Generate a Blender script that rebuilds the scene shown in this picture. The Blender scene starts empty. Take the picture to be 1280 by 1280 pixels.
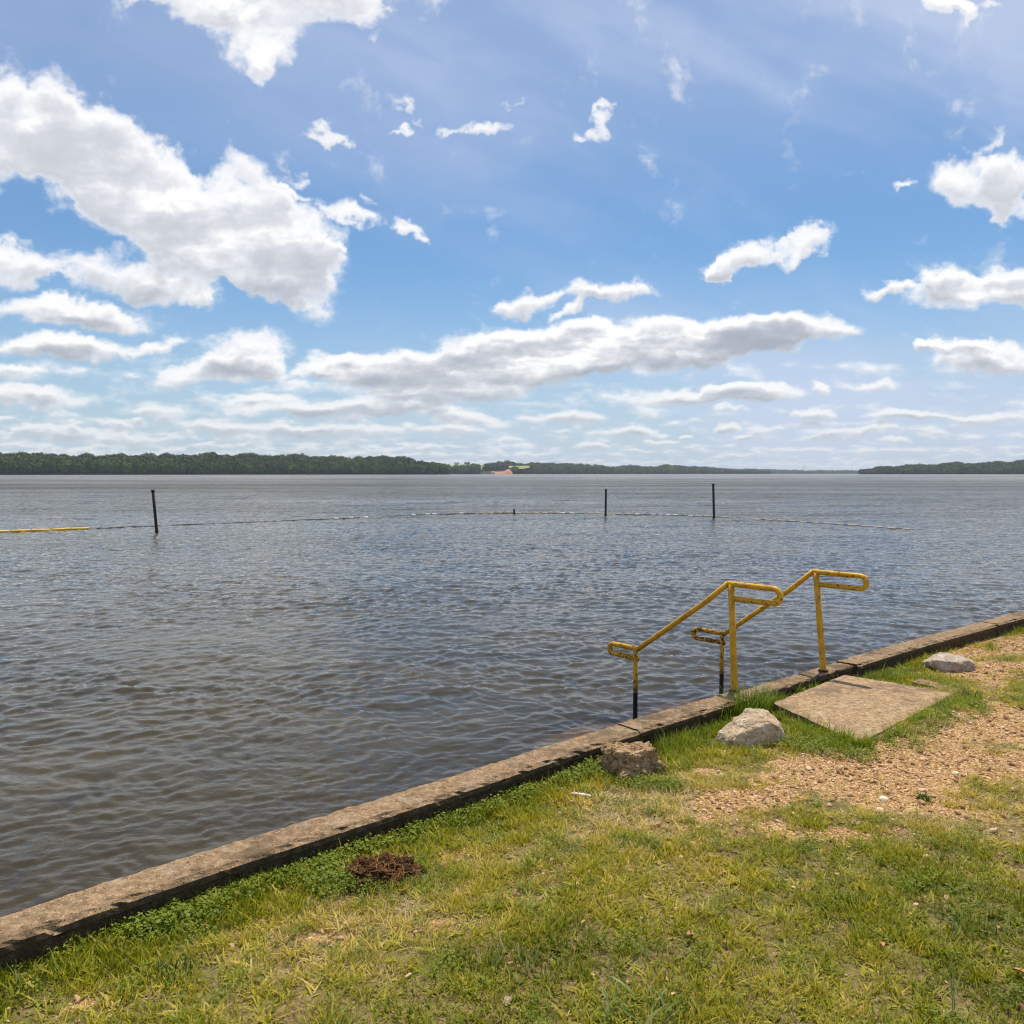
import bpy, bmesh, math, random
import numpy as np
from mathutils import Vector, Matrix, noise

sc = bpy.context.scene
R = math.radians

# ---------------------------------------------------------------- camera
CAM_H = 2.15                      # metres above the lake surface
PITCH = math.atan(48 / 1024)      # tipped slightly down
cam_data = bpy.data.cameras.new('camera')
cam_data.sensor_width = 36.0
cam_data.lens = 28.8
cam_data.clip_start = 0.05
cam_data.clip_end = 60000
cam = bpy.data.objects.new('camera', cam_data)
sc.collection.objects.link(cam)
cam.location = (0, 0, CAM_H)
cam.rotation_euler = (math.pi / 2 - PITCH, 0, 0)
sc.camera = cam

# ---------------------------------------------------------------- light
SUN_EL, SUN_AZ = R(71), R(17)     # azimuth measured from +Y towards +X
world = bpy.data.worlds.new('World')
sc.world = world
world.use_nodes = True
sun_data = bpy.data.lights.new('sun', 'SUN')
sun_data.energy = 5.0
sun_data.angle = R(0.53)
sun_data.color = (1.0, 0.89, 0.73)
sun = bpy.data.objects.new('sun', sun_data)
sc.collection.objects.link(sun)
to_sun = Vector((math.sin(SUN_AZ) * math.cos(SUN_EL), math.cos(SUN_AZ) * math.cos(SUN_EL), math.sin(SUN_EL)))
sun.rotation_euler = to_sun.to_track_quat('Z', 'Y').to_euler()
sun.location = (0, 0, 60)
sc.view_settings.view_transform = 'Standard'
sc.view_settings.look = 'None'
sc.view_settings.exposure = 0.0
sc.view_settings.gamma = 1.0
sc.view_settings.use_curve_mapping = False
sc.cycles.max_bounces = 6
sc.cycles.diffuse_bounces = 2
sc.cycles.glossy_bounces = 3
sc.cycles.transparent_max_bounces = 8
sc.cycles.volume_bounces = 0
sc.cycles.filter_width = 1.15


# ---------------------------------------------------------------- node helper
class N:
    """Small expression wrapper over shader nodes."""
    def __init__(self, tree):
        self.t = tree
        self.n = tree.nodes
        self.l = tree.links

    def put(self, sock, v):
        if isinstance(v, bpy.types.NodeSocket):
            self.l.new(v, sock)
        elif isinstance(v, (tuple, list)) and len(v) == 3 and sock.type == 'RGBA':
            sock.default_value = (*v, 1)
        else:
            sock.default_value = v

    def m(self, op, *a, clamp=False):
        nd = self.n.new('ShaderNodeMath')
        nd.operation = op
        nd.use_clamp = clamp
        for i, v in enumerate(a):
            self.put(nd.inputs[i], v)
        return nd.outputs[0]

    def add(self, a, b): return self.m('ADD', a, b)
    def sub(self, a, b): return self.m('SUBTRACT', a, b)
    def mul(self, a, b): return self.m('MULTIPLY', a, b)
    def div(self, a, b): return self.m('DIVIDE', a, b)
    def mx(self, a, b): return self.m('MAXIMUM', a, b)

    def vm(self, op, *a):
        nd = self.n.new('ShaderNodeVectorMath')
        nd.operation = op
        for i, v in enumerate(a):
            if op == 'SCALE' and i == 1:
                self.put(nd.inputs['Scale'], v)
            else:
                self.put(nd.inputs[i], v)
        return nd.outputs['Value'] if op in ('DOT_PRODUCT', 'LENGTH', 'DISTANCE') else nd.outputs['Vector']

    def xyz(self, v):
        nd = self.n.new('ShaderNodeSeparateXYZ')
        self.put(nd.inputs[0], v)
        return nd.outputs

    def vec(self, x, y, z=0.0):
        nd = self.n.new('ShaderNodeCombineXYZ')
        for i, v in enumerate((x, y, z)):
            self.put(nd.inputs[i], v)
        return nd.outputs[0]

    def noise(self, v, scale=1.0, detail=4.0, rough=0.5, dist=0.0, out='Fac', kind='FBM', lac=2.0, dims='3D', w=None):
        nd = self.n.new('ShaderNodeTexNoise')
        nd.noise_dimensions = dims
        nd.noise_type = kind
        if v is not None:
            self.put(nd.inputs['Vector'], v)
        nd.inputs['Scale'].default_value = scale
        nd.inputs['Detail'].default_value = detail
        nd.inputs['Roughness'].default_value = rough
        nd.inputs['Lacunarity'].default_value = lac
        nd.inputs['Distortion'].default_value = dist
        return nd.outputs[0] if out == 'Fac' else nd.outputs[1]

    def voronoi(self, v, scale=1.0, feature='F1', out='Distance', rnd=1.0, detail=0.0, smooth=None):
        nd = self.n.new('ShaderNodeTexVoronoi')
        nd.feature = feature
        if v is not None:
            self.put(nd.inputs['Vector'], v)
        nd.inputs['Scale'].default_value = scale
        nd.inputs['Detail'].default_value = detail
        nd.inputs['Randomness'].default_value = rnd
        if smooth is not None:
            nd.inputs['Smoothness'].default_value = smooth
        return nd.outputs[out]

    def rng(self, v, a, b, c=0.0, d=1.0, smooth=False):
        nd = self.n.new('ShaderNodeMapRange')
        nd.interpolation_type = 'SMOOTHSTEP' if smooth else 'LINEAR'
        self.put(nd.inputs[0], v)
        for i, q in enumerate((a, b, c, d)):
            self.put(nd.inputs[i + 1], q)
        return nd.outputs[0]

    def mix(self, f, a, b, mode='MIX'):
        nd = self.n.new('ShaderNodeMix')
        nd.data_type = 'RGBA'
        nd.blend_type = mode
        self.put(nd.inputs[0], f)
        self.put(nd.inputs[6], a)
        self.put(nd.inputs[7], b)
        return nd.outputs[2]

    def ramp(self, f, stops, interp='LINEAR'):
        nd = self.n.new('ShaderNodeValToRGB')
        cr = nd.color_ramp
        cr.interpolation = interp
        while len(cr.elements) < len(stops):
            cr.elements.new(0.5)
        for e, (p, c) in zip(cr.elements, stops):
            e.position = p
            e.color = (*c, 1) if len(c) == 3 else c
        self.put(nd.inputs[0], f)
        return nd.outputs[0]

    def mapping(self, v, loc=(0, 0, 0), rot=(0, 0, 0), scale=(1, 1, 1), kind='POINT'):
        nd = self.n.new('ShaderNodeMapping')
        nd.vector_type = kind
        self.put(nd.inputs[0], v)
        nd.inputs[1].default_value = loc
        nd.inputs[2].default_value = rot
        nd.inputs[3].default_value = scale
        return nd.outputs[0]

    def attr(self, name, kind='GEOMETRY', out='Fac'):
        nd = self.n.new('ShaderNodeAttribute')
        nd.attribute_type = kind
        nd.attribute_name = name
        return nd.outputs[out]

    def coord(self, which='Object'):
        nd = self.n.new('ShaderNodeTexCoord')
        return nd.outputs[which]

    def pos(self):
        return self.n.new('ShaderNodeNewGeometry').outputs['Position']

    def bump(self, h, strength=0.5, dist=0.01, normal=None):
        nd = self.n.new('ShaderNodeBump')
        nd.inputs['Strength'].default_value = strength
        nd.inputs['Distance'].default_value = dist
        self.put(nd.inputs['Height'], h)
        if normal is not None:
            self.put(nd.inputs['Normal'], normal)
        return nd.outputs[0]


def new_mat(name):
    m = bpy.data.materials.new(name)
    m.use_nodes = True
    for nd in list(m.node_tree.nodes):
        m.node_tree.nodes.remove(nd)
    g = N(m.node_tree)
    out = g.n.new('ShaderNodeOutputMaterial')
    return m, g, out


def principled(g, out, color, rough=0.8, normal=None, metallic=0.0, spec=0.5, **kw):
    p = g.n.new('ShaderNodeBsdfPrincipled')
    g.put(p.inputs['Base Color'], color)
    g.put(p.inputs['Roughness'], rough)
    g.put(p.inputs['Metallic'], metallic)
    g.put(p.inputs['Specular IOR Level'], spec)
    if normal is not None:
        g.put(p.inputs['Normal'], normal)
    for k, v in kw.items():
        g.put(p.inputs[k], v)
    g.l.new(p.outputs[0], out.inputs['Surface'])
    return p

# ---------------------------------------------------------------- sky with broken cumulus
# centre, half size (pixels of the 1280 px picture), tilt and weight of each bank
CLOUDS = [
    (310, -25, 190, 66, 6, 1.05), (335, 50, 66, 50, 0, .95), (200, -8, 95, 30, 15, .8), (435, 25, 45, 34, 40, .85), (335, 92, 22, 22, 0, .6), (462, 78, 12, 10, 40, .6),
    (40, 165, 130, 58, 22, 1.0), (150, 235, 150, 58, 30, 1.05), (270, 305, 150, 52, 27, 1.0), (335, 235, 50, 32, 20, .9),
    (370, 305, 66, 44, 25, 1.0), (330, 350, 70, 34, 15, .85), (190, 350, 110, 24, 3, .85), (-40, 190, 80, 80, 0, 1.0), (225, 378, 46, 14, 10, .8),
    (10, 340, 66, 22, 8, 1.05), (100, 398, 104, 17, 5, 1.1), (75, 441, 86, 15, 3, 1.1), (15, 468, 40, 8, 0, 1.0), (35, 500, 72, 15, 3, 1.05),
    (262, 468, 72, 16, -6, .85), (318, 442, 40, 24, 0, .85), (220, 434, 40, 8, -8, .75), (350, 465, 30, 10, 0, .6),
    (400, 455, 26, 13, 0, .85), (450, 275, 27, 17, 15, .95), (512, 287, 22, 13, 32, .95), (395, 242, 24, 7, 30, .7), (420, 312, 13, 7, 0, .6), (405, 225, 12, 9, 0, .6), (478, 246, 10, 6, 20, .6),
    (607, 159, 24, 8, 3, .85), (562, 161, 20, 6, 8, .65), (735, 168, 18, 10, -25, .8), (434, 174, 16, 9, 0, .62), (492, 174, 9, 6, 0, .7), (740, 150, 10, 6, -20, .7), (645, 150, 10, 4, 0, .6), (505, 155, 14, 5, 0, .5),
    (495, 468, 85, 22, -2, 1.0), (615, 460, 100, 34, -4, 1.1), (700, 446, 80, 30, -6, 1.1), (790, 437, 95, 27, -2, 1.1), (890, 432, 80, 24, -2, 1.0),
    (1005, 410, 66, 17, -3, 1.05), (940, 424, 50, 20, 0, .9), (560, 492, 90, 11, 0, .8), (440, 462, 40, 14, 0, .8),
    (662, 384, 40, 13, -15, 1.0), (775, 373, 62, 13, 3, 1.0), (722, 392, 24, 6, -25, .8),
    (820, 495, 66, 14, -2, 1.0), (950, 489, 60, 9, -1, 1.0), (900, 493, 50, 9, 0, .9), (905, 510, 26, 5, 0, .85),
    (440, 508, 60, 12, 0, .9), (340, 512, 55, 9, 0, .8), (580, 524, 50, 10, 6, 1.0), (300, 536, 70, 9, 0, .75), (90, 541, 70, 9, 2, .85), (170, 552, 50, 6, 2, .8), (430, 536, 70, 9, 0, .8), (520, 508, 50, 8, 0, .75), (30, 558, 50, 6, 0, .8), (174, 525, 14, 5, 0, .9),
    (920, 330, 46, 17, -26, 1.0), (1000, 314, 44, 13, -24, .95), (893, 348, 13, 16, 0, .8),
    (1215, 242, 56, 26, 0, 1.05), (1275, 225, 45, 22, 0, 1.0), (1275, 268, 34, 12, 10, .7), (1225, 364, 80, 19, -4, 1.05), (1290, 348, 60, 20, 0, 1.0), (1110, 361, 30, 7, 0, .85), (1190, 352, 30, 16, 0, .8),
    (1158, 22, 32, 15, 25, .9), (1190, 42, 18, 11, 40, .8), (1228, 30, 20, 7, 0, .55), (1240, 185, 34, 9, -35, .55), (1110, 242, 16, 5, -10, .55), (1050, 240, 8, 8, 0, .45),
    (1240, 455, 75, 19, 3, 1.0), (1195, 433, 34, 8, 0, .85), (1080, 480, 40, 8, 5, .7), (1024, 480, 14, 6, 25, .8), (1152, 433, 12, 5, 0, .8),
    (700, 520, 50, 8, 0, .95), (1015, 514, 26, 7, 0, 1.0), (1015, 526, 30, 4, 0, .9), (1120, 520, 48, 6, 0, 1.0), (1225, 522, 60, 6, 0, .95),
    (785, 540, 26, 7, 0, 1.0), (818, 551, 24, 4, 0, .95), (905, 536, 18, 6, 0, .9), (1060, 538, 60, 5, 0, .85), (855, 545, 10, 3, 0, .9), (530, 556, 16, 5, 0, .95), (930, 550, 16, 3, 0, .9), (1115, 553, 20, 4, 0, .8), (640, 550, 24, 4, 0, .8), (740, 557, 22, 4, 0, .8), (1370, 300, 60, 30, 0, .8), (-90, 430, 60, 30, 0, .9),
]


def hash_grad(ix, iy, seed):
    h = (ix.astype(np.uint32) * np.uint32(374761393) + iy.astype(np.uint32) * np.uint32(668265263) + np.uint32(seed * 974711 + 77))
    h = (h ^ (h >> np.uint32(13))) * np.uint32(1274126177)
    h = h ^ (h >> np.uint32(16))
    a = (h & np.uint32(1023)).astype(np.int32)
    return a

_GA = np.linspace(0, 2 * np.pi, 1024, endpoint=False)
_GX, _GY = np.cos(_GA).astype(np.float32), np.sin(_GA).astype(np.float32)


def perlin(x, y, seed=0):
    """2D gradient noise, about -0.7 .. 0.7"""
    xf, yf = np.floor(x), np.floor(y)
    ix, iy = xf.astype(np.int64), yf.astype(np.int64)
    fx, fy = (x - xf).astype(np.float32), (y - yf).astype(np.float32)
    ux = fx * fx * fx * (fx * (fx * 6 - 15) + 10)
    uy = fy * fy * fy * (fy * (fy * 6 - 15) + 10)

    def corner(dx, dy):
        a = hash_grad(ix + dx, iy + dy, seed)
        return _GX[a] * (fx - dx) + _GY[a] * (fy - dy)
    a, b, c, d = corner(0, 0), corner(1, 0), corner(0, 1), corner(1, 1)
    return (a + (b - a) * ux) * (1 - uy) + (c + (d - c) * ux) * uy


def fbm(x, y, octaves=6, rough=0.5, seed=0, billow=False, lac=2.03):
    s = np.zeros(np.shape(x), np.float32)
    amp, tot = 1.0, 0.0
    cr, sr = math.cos(0.6), math.sin(0.6)
    for k in range(octaves):
        n = perlin(x, y, seed + k * 17)
        if billow:
            n = np.sqrt(n * n + 0.002) * 2.0 - 0.55
        s += amp * n
        tot += amp
        amp *= rough
        x, y = (x * cr - y * sr) * lac + 11.3, (x * sr + y * cr) * lac - 5.7
    return s / tot


def sstep(a, b, v):
    t = np.clip((v - a) / (b - a), 0, 1)
    return t * t * (3 - 2 * t)


AZ_HALF = 46.0
EL_LO, EL_HI = -1.0, 60.0
SKY_PPD = 24.0                       # map cells per degree


def cloud_map():
    W, H = int(AZ_HALF * 2 * SKY_PPD), int((EL_HI - EL_LO) * SKY_PPD)
    az = np.radians(np.linspace(-AZ_HALF, AZ_HALF, W, endpoint=False) + 0.5 / SKY_PPD)
    el = np.radians(np.linspace(EL_LO, EL_HI, H, endpoint=False) + 0.5 / SKY_PPD)
    AZ, EL = np.meshgrid(az.astype(np.float32), el.astype(np.float32))
    u = np.tan(AZ)
    w = np.tan(np.minimum(EL, R(80))) / np.cos(AZ)
    wp = np.clip(w, 0, 4)
    # cloud texture coordinates, flattening towards the horizon
    qx, qy = u * 1.0, np.log(wp + 0.13) * 0.40
    qx = qx / (1 + 0.15 * wp)
    # ragged lookup
    w1x, w1y = fbm(u * 6, w * 7, 4, .55, 3), fbm(u * 6 + 40, w * 7, 4, .55, 4)
    w2x, w2y = fbm(u * 28, w * 34, 4, .6, 5), fbm(u * 28 + 9, w * 34, 4, .6, 6)
    ws = np.clip(0.25 + wp * 2.2, 0.25, 1.0)
    uu = u + (0.085 * w1x + 0.035 * w2x) * ws
    ww = w + (0.060 * w1y + 0.030 * w2y) * ws
    F = np.zeros_like(u)
    for (cx, cy, rx, ry, rot, wt) in CLOUDS:
        c_, s_ = math.cos(R(rot)), math.sin(R(rot))
        dx, dy = uu - (cx - 640) / 1024, ww - (592 - cy) / 1024
        a = (dx * c_ - dy * s_) * 1024 / rx
        b = (dx * s_ + dy * c_) * 1024 / ry
        b = np.where(b < 0, b * 1.18, b * 0.92)          # flatter below than above
        F += wt * np.clip(1 - (a * a + b * b) * 0.50, 0, 1)
    # scattered clouds overhead, outside the picture
    oh = sstep(0.72, 1.1, w)
    F += oh * sstep(-0.02, 0.30, fbm(u * 2.2 / (1 + .4 * wp), np.log(wp + .2) * 2.2, 4, .5, 31)) * 1.2
    F = np.minimum(F, 1.1)
    base = fbm(qx * 9, qy * 9, 8, .56, 10) * 1.05
    puff = fbm(qx * 17 + w2x * .30, qy * 17 + w2y * .30, 7, .58, 50, billow=True)
    wisp = fbm(qx * 24 + w1x * 1.3, qy * 42 + w1y * 1.3, 8, .68, 90)
    n = base * 0.95 + puff * 0.60 + wisp * 0.42
    n = n * (0.62 + 0.5 * np.clip(w * 2.2, 0, 1))
    D = F - 0.40 + n * 0.92
    # rows of small flat clouds near the horizon
    lo = (w < .16) & (w > -.01)
    ul, wl = u[lo], w[lo]
    dl = D[lo]
    side = 0.15 * sstep(0.20, -0.25, ul)
    for k, (wc, hw, f, asp, cov) in enumerate(((.118, .034, 11, 3.2, -.24), (.082, .026, 15, 3.4, -.13), (.052, .020, 22, 3.8, -.04), (.028, .014, 34, 4.6, .0), (.011, .009, 52, 6.0, .12))):
        X, Y = ul * f, wl * f * asp
        sn = fbm(X, Y, 3, .5, 120 + k) * 1.1 + .30 * fbm(X * 2.6, Y * 1.5, 5, .62, 140 + k, billow=True) + .25 * fbm(ul * f * .28, wl * f, 2, .5, 150 + k)
        win = np.clip(1 - ((wl - wc) / hw) ** 2, -1, 1)
        dl = np.maximum(dl, (sn + cov + side) * 1.15 - .55 * (1 - win))
    D[lo] = dl
    soft = 0.24 + 0.14 * sstep(0.2, 0.5, w) + .25 * np.clip(fbm(u * 9, w * 9, 3, .5, 190), 0, 1)
    alpha = 1 - np.exp(-(np.clip(D + .015, 0, 2) / (soft * .62)) ** 1.25)
    alpha = 1 - (1 - alpha) * (1 - 0.42 * sstep(-.36, .10, D + .35 * wisp) * sstep(-.6, .0, D))
    T = np.clip(D, 0, 1.4)
    # optical depth towards the sun (light comes down the picture, slightly from the right)
    tau = np.zeros_like(T)
    step_scale = np.clip(0.30 + wp * 1.6, 0.30, 1.0)
    rows = np.arange(H)[:, None]
    cols = np.arange(W)[None, :]
    for k in range(1, 11):
        off = (k ** 1.35) * 1.5
        dy = np.clip(rows + np.rint(off * step_scale).astype(int), 0, H - 1)
        dx = np.clip(cols + np.rint(off * 0.22 * step_scale).astype(int), 0, W - 1)
        tau += T[dy, dx] * (k ** 0.35) * step_scale
    tau *= 0.10 * (1 + 1.6 * sstep(0.12, 0.04, w))
    # slope of the billows against the light
    gy = np.zeros_like(D)
    for s_, wt in ((2, .8), (5, 1.2), (11, 1.0)):
        gy += wt * (np.roll(D, s_, 0) - np.roll(D, -s_, 0)) / (s_ ** .7)
    relief = gy * 0.55
    deep = sstep(0.02, 0.60, T)
    deep = 1 + (deep - 1) * (.20 + .55 * sstep(.12, .38, w))
    big = fbm(qx * 5 + 3, qy * 8, 4, .5, 170)
    streak = fbm(qx * 9 + .4 * w2x, qy * 34 + .4 * w2y, 6, .55, 180)
    med = fbm(qx * 26 + w2x * .5, qy * 34 + w2y * .5, 5, .6, 185, billow=True)
    q = np.clip(tau * (1.15 + 3.2 * big + 3.0 * streak + .5 * med) - relief * 1.7 - .10, 0, 9)
    shade = (1 - np.exp(-q * 1.55)) * (0.08 + 0.92 * deep)
    shade = np.clip(shade - relief * 0.12, 0, 1) * (1.05 - 0.42 * sstep(0.14, 0.34, w))
    im = np.zeros((H, W, 4), np.float32)
    im[..., 0] = alpha
    im[..., 1] = np.clip(shade, 0, 1)
    # thin high veil in sweeping bands
    ca, sa = math.cos(R(20)), math.sin(R(20))
    vx, vy = u * ca - w * sa, u * sa + w * ca
    vn = fbm(vx * 1.6 + .25 * w1x, vy * 5.5 + .25 * w1y, 6, .52, 200)
    vn2 = fbm(vx * 6 + w2x * .3, vy * 24, 5, .55, 220)
    im[..., 2] = np.clip(0.5 + vn * 0.9 + vn2 * 0.22, 0, 1)
    im[..., 3] = 1
    return im


def build_world():
    im = cloud_map()
    H, W = im.shape[:2]
    img = bpy.data.images.new('cloud_cover', W, H, alpha=False, float_buffer=True)
    img.colorspace_settings.name = 'Non-Color'
    img.pixels.foreach_set(im.ravel())
    img.update()
    img.pack()
    t = world.node_tree
    for nd in list(t.nodes):
        t.nodes.remove(nd)
    g = N(t)
    out = g.n.new('ShaderNodeOutputWorld')
    bg = g.n.new('ShaderNodeBackground')
    bg.inputs['Strength'].default_value = 0.1
    g.l.new(bg.outputs[0], out.inputs[0])
    sky = g.n.new('ShaderNodeTexSky')
    sky.sky_type = 'NISHITA'
    sky.sun_disc = False
    sky.sun_elevation = SUN_EL
    sky.sun_rotation = SUN_AZ
    sky.air_density = 1.0
    sky.dust_density = 0.6
    sky.ozone_density = 1.5
    d = g.coord('Generated')
    x, y, z = g.xyz(d)
    azd = g.mul(g.m('ARCTAN2', x, y), 180 / math.pi)
    eld = g.mul(g.m('ARCSINE', z), 180 / math.pi)
    tex = g.n.new('ShaderNodeTexImage')
    tex.image = img
    tex.extension = 'MIRROR'
    tex.interpolation = 'Cubic'
    g.put(tex.inputs[0], g.vec(g.m('MULTIPLY_ADD', azd, 1 / (2 * AZ_HALF), 0.5), g.m('MULTIPLY_ADD', g.mx(eld, -0.6), 1 / (EL_HI - EL_LO), -EL_LO / (EL_HI - EL_LO))))
    sep = g.n.new('ShaderNodeSeparateColor')
    g.put(sep.inputs[0], tex.outputs[0])
    alpha, shade, vn = sep.outputs
    w = g.mx(g.m('TANGENT', g.m('ARCSINE', g.m('MINIMUM', z, 0.98))), 0.0)
    c_main = g.ramp(shade, [(0.0, (1.04, 1.03, 1.02)), (0.30, (0.84, 0.85, 0.88)), (0.65, (0.60, 0.625, 0.68)), (1.0, (0.40, 0.44, 0.52))])
    # the sun stands ahead and to the right, so the veil shows strongest there
    sd = g.vm('DOT_PRODUCT', d, (math.sin(R(48)) * .88, math.cos(R(48)) * .88, 0.47))
    side = g.rng(sd, 0.45, 0.98, 0.10, 1.0)
    high = g.mul(g.rng(w, 0.24, 0.50, smooth=True), g.add(0.20, g.mul(vn, 0.26)))
    veil = g.add(high, g.mul(g.rng(vn, 0.35, 0.85, smooth=True), g.mul(side, 0.40)))
    low = g.mul(g.rng(w, 0.26, 0.02, smooth=True), g.rng(vn, 0.25, 0.75, 0.3, 1.0))
    veil = g.m('MINIMUM', g.add(veil, g.mul(low, g.rng(side, 0.1, 0.9, 0.18, 0.62))), 0.7)
    haze = g.m('POWER', g.rng(w, 0.34, 0.0), 2.4)
    col = g.mix(1.0, sky.outputs[0], SKY_TINT, 'MULTIPLY')
    col = g.mix(g.mul(haze, 0.88), col, tuple(10 * c for c in (0.53, 0.63, 0.74)))
    col = g.mix(veil, col, tuple(10 * c for c in (0.62, 0.69, 0.88)))
    cm = g.mix(g.rng(w, 0.12, 0.0, 0.0, 0.55), g.vm('SCALE', c_main, 10.0), tuple(10 * c for c in (0.60, 0.67, 0.75)))
    g.put(bg.inputs[0], g.mix(g.mul(alpha, 0.97), col, cm))


SKY_TINT = (0.68, 0.97, 1.17)
build_world()

# ---------------------------------------------------------------- helpers for things
def tag(o, label=None, cat=None, group=None, kind=None):
    if label:
        o['label'] = label
    if cat:
        o['category'] = cat
    if group:
        o['group'] = group
    if kind:
        o['kind'] = kind
    return o


def link(o, parent=None):
    sc.collection.objects.link(o)
    if parent is not None:
        o.parent = parent
    return o


def empty(name, loc, rz=0.0):
    o = bpy.data.objects.new(name, None)
    o.empty_display_size = 0.1
    o.location = loc
    o.rotation_euler = (0, 0, rz)
    return link(o)


def mesh_np(name, verts, faces, mat=None, smooth=False, parent=None, loc=None):
    """verts (n,3); faces: (m,k) array or list of such arrays"""
    me = bpy.data.meshes.new(name)
    if not isinstance(faces, list):
        faces = [faces]
    faces = [np.asarray(f, np.int32) for f in faces if len(f)]
    nl = sum(f.size for f in faces)
    npoly = sum(len(f) for f in faces)
    me.vertices.add(len(verts))
    me.vertices.foreach_set('co', np.asarray(verts, np.float32).ravel())
    me.loops.add(nl)
    me.polygons.add(npoly)
    me.loops.foreach_set('vertex_index', np.concatenate([f.ravel() for f in faces]))
    tot = np.concatenate([np.full(len(f), f.shape[1], np.int32) for f in faces])
    start = np.concatenate([[0], np.cumsum(tot)[:-1]]).astype(np.int32)
    me.polygons.foreach_set('loop_start', start)
    me.polygons.foreach_set('loop_total', tot)
    me.polygons.foreach_set('use_smooth', np.full(npoly, smooth))
    me.update(calc_edges=True)
    if mat:
        me.materials.append(mat)
    o = bpy.data.objects.new(name, me)
    if loc is not None:
        o.location = loc
    return link(o, parent)


def bm_obj(name, bm, mat, parent=None, loc=None, smooth=False):
    me = bpy.data.meshes.new(name)
    for f in bm.faces:
        f.smooth = smooth
    bm.to_mesh(me)
    bm.free()
    if mat:
        me.materials.append(mat)
    o = bpy.data.objects.new(name, me)
    if loc is not None:
        o.location = loc
    return link(o, parent)


def set_attr(o, name, arr):
    a = o.data.attributes.new(name, 'FLOAT', 'POINT')
    a.data.foreach_set('value', np.asarray(arr, np.float32))


def ray(px, py):
    """direction of the line of sight through a point of the 1280 px picture"""
    a, b = (px - 640) / 1024, (640 - py) / 1024
    c, s = math.cos(PITCH), math.sin(PITCH)
    return Vector((a, c + b * s, -s + b * c))


def at(px, py, z):
    d = ray(px, py)
    k = (z - CAM_H) / d.z
    return Vector((d.x * k, d.y * k, z))


def at_dist(px, dist):
    """plan point at a distance straight ahead, on the bearing of picture column px"""
    return (px - 640) / 1024 * dist, dist


# ---------------------------------------------------------------- line of the sea wall (outer top edge)
TOP = 0.45
_edge = [at(px, py, TOP) for px, py in ((-330, 1262), (0, 1143.6), (250, 1064), (500, 989), (730, 917), (911, 865), (1110, 807), (1280, 762.5))]
_d0 = (_edge[0] - _edge[1]).normalized()
_d1 = (_edge[-1] - _edge[-2]).normalized()
EDGE = [_edge[0] + _d0 * 8] + _edge + [_edge[-1] + _d1 * 6, _edge[-1] + _d1 * 30]
EX = np.array([p.x for p in EDGE])
EY = np.array([p.y for p in EDGE])
_seg = np.hypot(np.diff(EX), np.diff(EY))
ES = np.concatenate([[0], np.cumsum(_seg)])


def edge_at(s):
    """point and unit tangent of the smoothed outer edge at arc length s"""
    x = np.interp(s, ES, EX)
    y = np.interp(s, ES, EY)
    e = 0.35
    x0, y0 = np.interp(s - e, ES, EX), np.interp(s - e, ES, EY)
    x1, y1 = np.interp(s + e, ES, EX), np.interp(s + e, ES, EY)
    L = np.hypot(x1 - x0, y1 - y0)
    x = (x0 + 2 * x + x1) / 4 if np.all((np.asarray(s) > e)) else x
    y = (y0 + 2 * y + y1) / 4 if np.all((np.asarray(s) > e)) else y
    return x, y, (x1 - x0) / L, (y1 - y0) / L


def inland(x, y):
    """signed distance from the outer edge, positive on the land side (arrays)"""
    best = np.full(np.shape(x), 1e9)
    sgn = np.ones(np.shape(x))
    for i in range(len(EX) - 1):
        dx, dy = EX[i + 1] - EX[i], EY[i + 1] - EY[i]
        L2 = dx * dx + dy * dy
        t = np.clip(((x - EX[i]) * dx + (y - EY[i]) * dy) / L2, 0, 1)
        ex, ey = x - (EX[i] + t * dx), y - (EY[i] + t * dy)
        d = np.hypot(ex, ey)
        cr = dx * (y - EY[i]) - dy * (x - EX[i])
        m = d < best
        best = np.where(m, d, best)
        sgn = np.where(m, np.where(cr < 0, 1.0, -1.0), sgn)
    return best * sgn


def blob2(x, y, cx, cy, rx, ry, rot=0.0):
    c, s = math.cos(rot), math.sin(rot)
    a = ((x - cx) * c + (y - cy) * s) / rx
    b = (-(x - cx) * s + (y - cy) * c) / ry
    return np.exp(-(a * a + b * b))


DIRT = [  # bare gravel patches: picture centre, sizes in metres, turn
    (1140, 965, 1.1, .50, .35, 1.0), (1235, 915, .9, .5, .5, .9), (1010, 955, .5, .22, .3, .8), (1040, 1000, .7, .22, .2, .55),
    (1265, 835, 1.0, .5, .6, .75), (1260, 800, 1.5, .5, .6, .8), (960, 1040, .5, .25, .2, .40), (790, 1000, .35, .18, .2, .35),
    (1250, 1010, .8, .3, .2, .5), (700, 1180, .16, .12, 0, .3), (860, 1090, .3, .15, 0, .25), (390, 1170, .14, .08, .5, .6), (880, 960, .3, .14, .3, .5),
    (560, 1060, .12, .08, .5, .5), (1700, 900, 2.5, 1.2, .5, .9), (640, 1120, .22, .12, .3, .35), (900, 1010, .45, .22, .3, .55), (840, 1030, .3, .16, 0, .45), (720, 1040, .25, .12, .2, .38), (560, 1150, .15, .08, .2, .4), (100, 1240, .1, .05, .3, .5),
    (950, 1000, .5, .2, .3, .75), (1100, 1045, .5, .15, .1, .5), (460, 1230, .12, .07, .3, .4), (330, 1120, .10, .05, .4, .4), (740, 1150, .15, .07, .3, .4), (1180, 1130, .2, .08, 0, .35), (1000, 1110, .18, .08, 0, .35),
]


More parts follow.
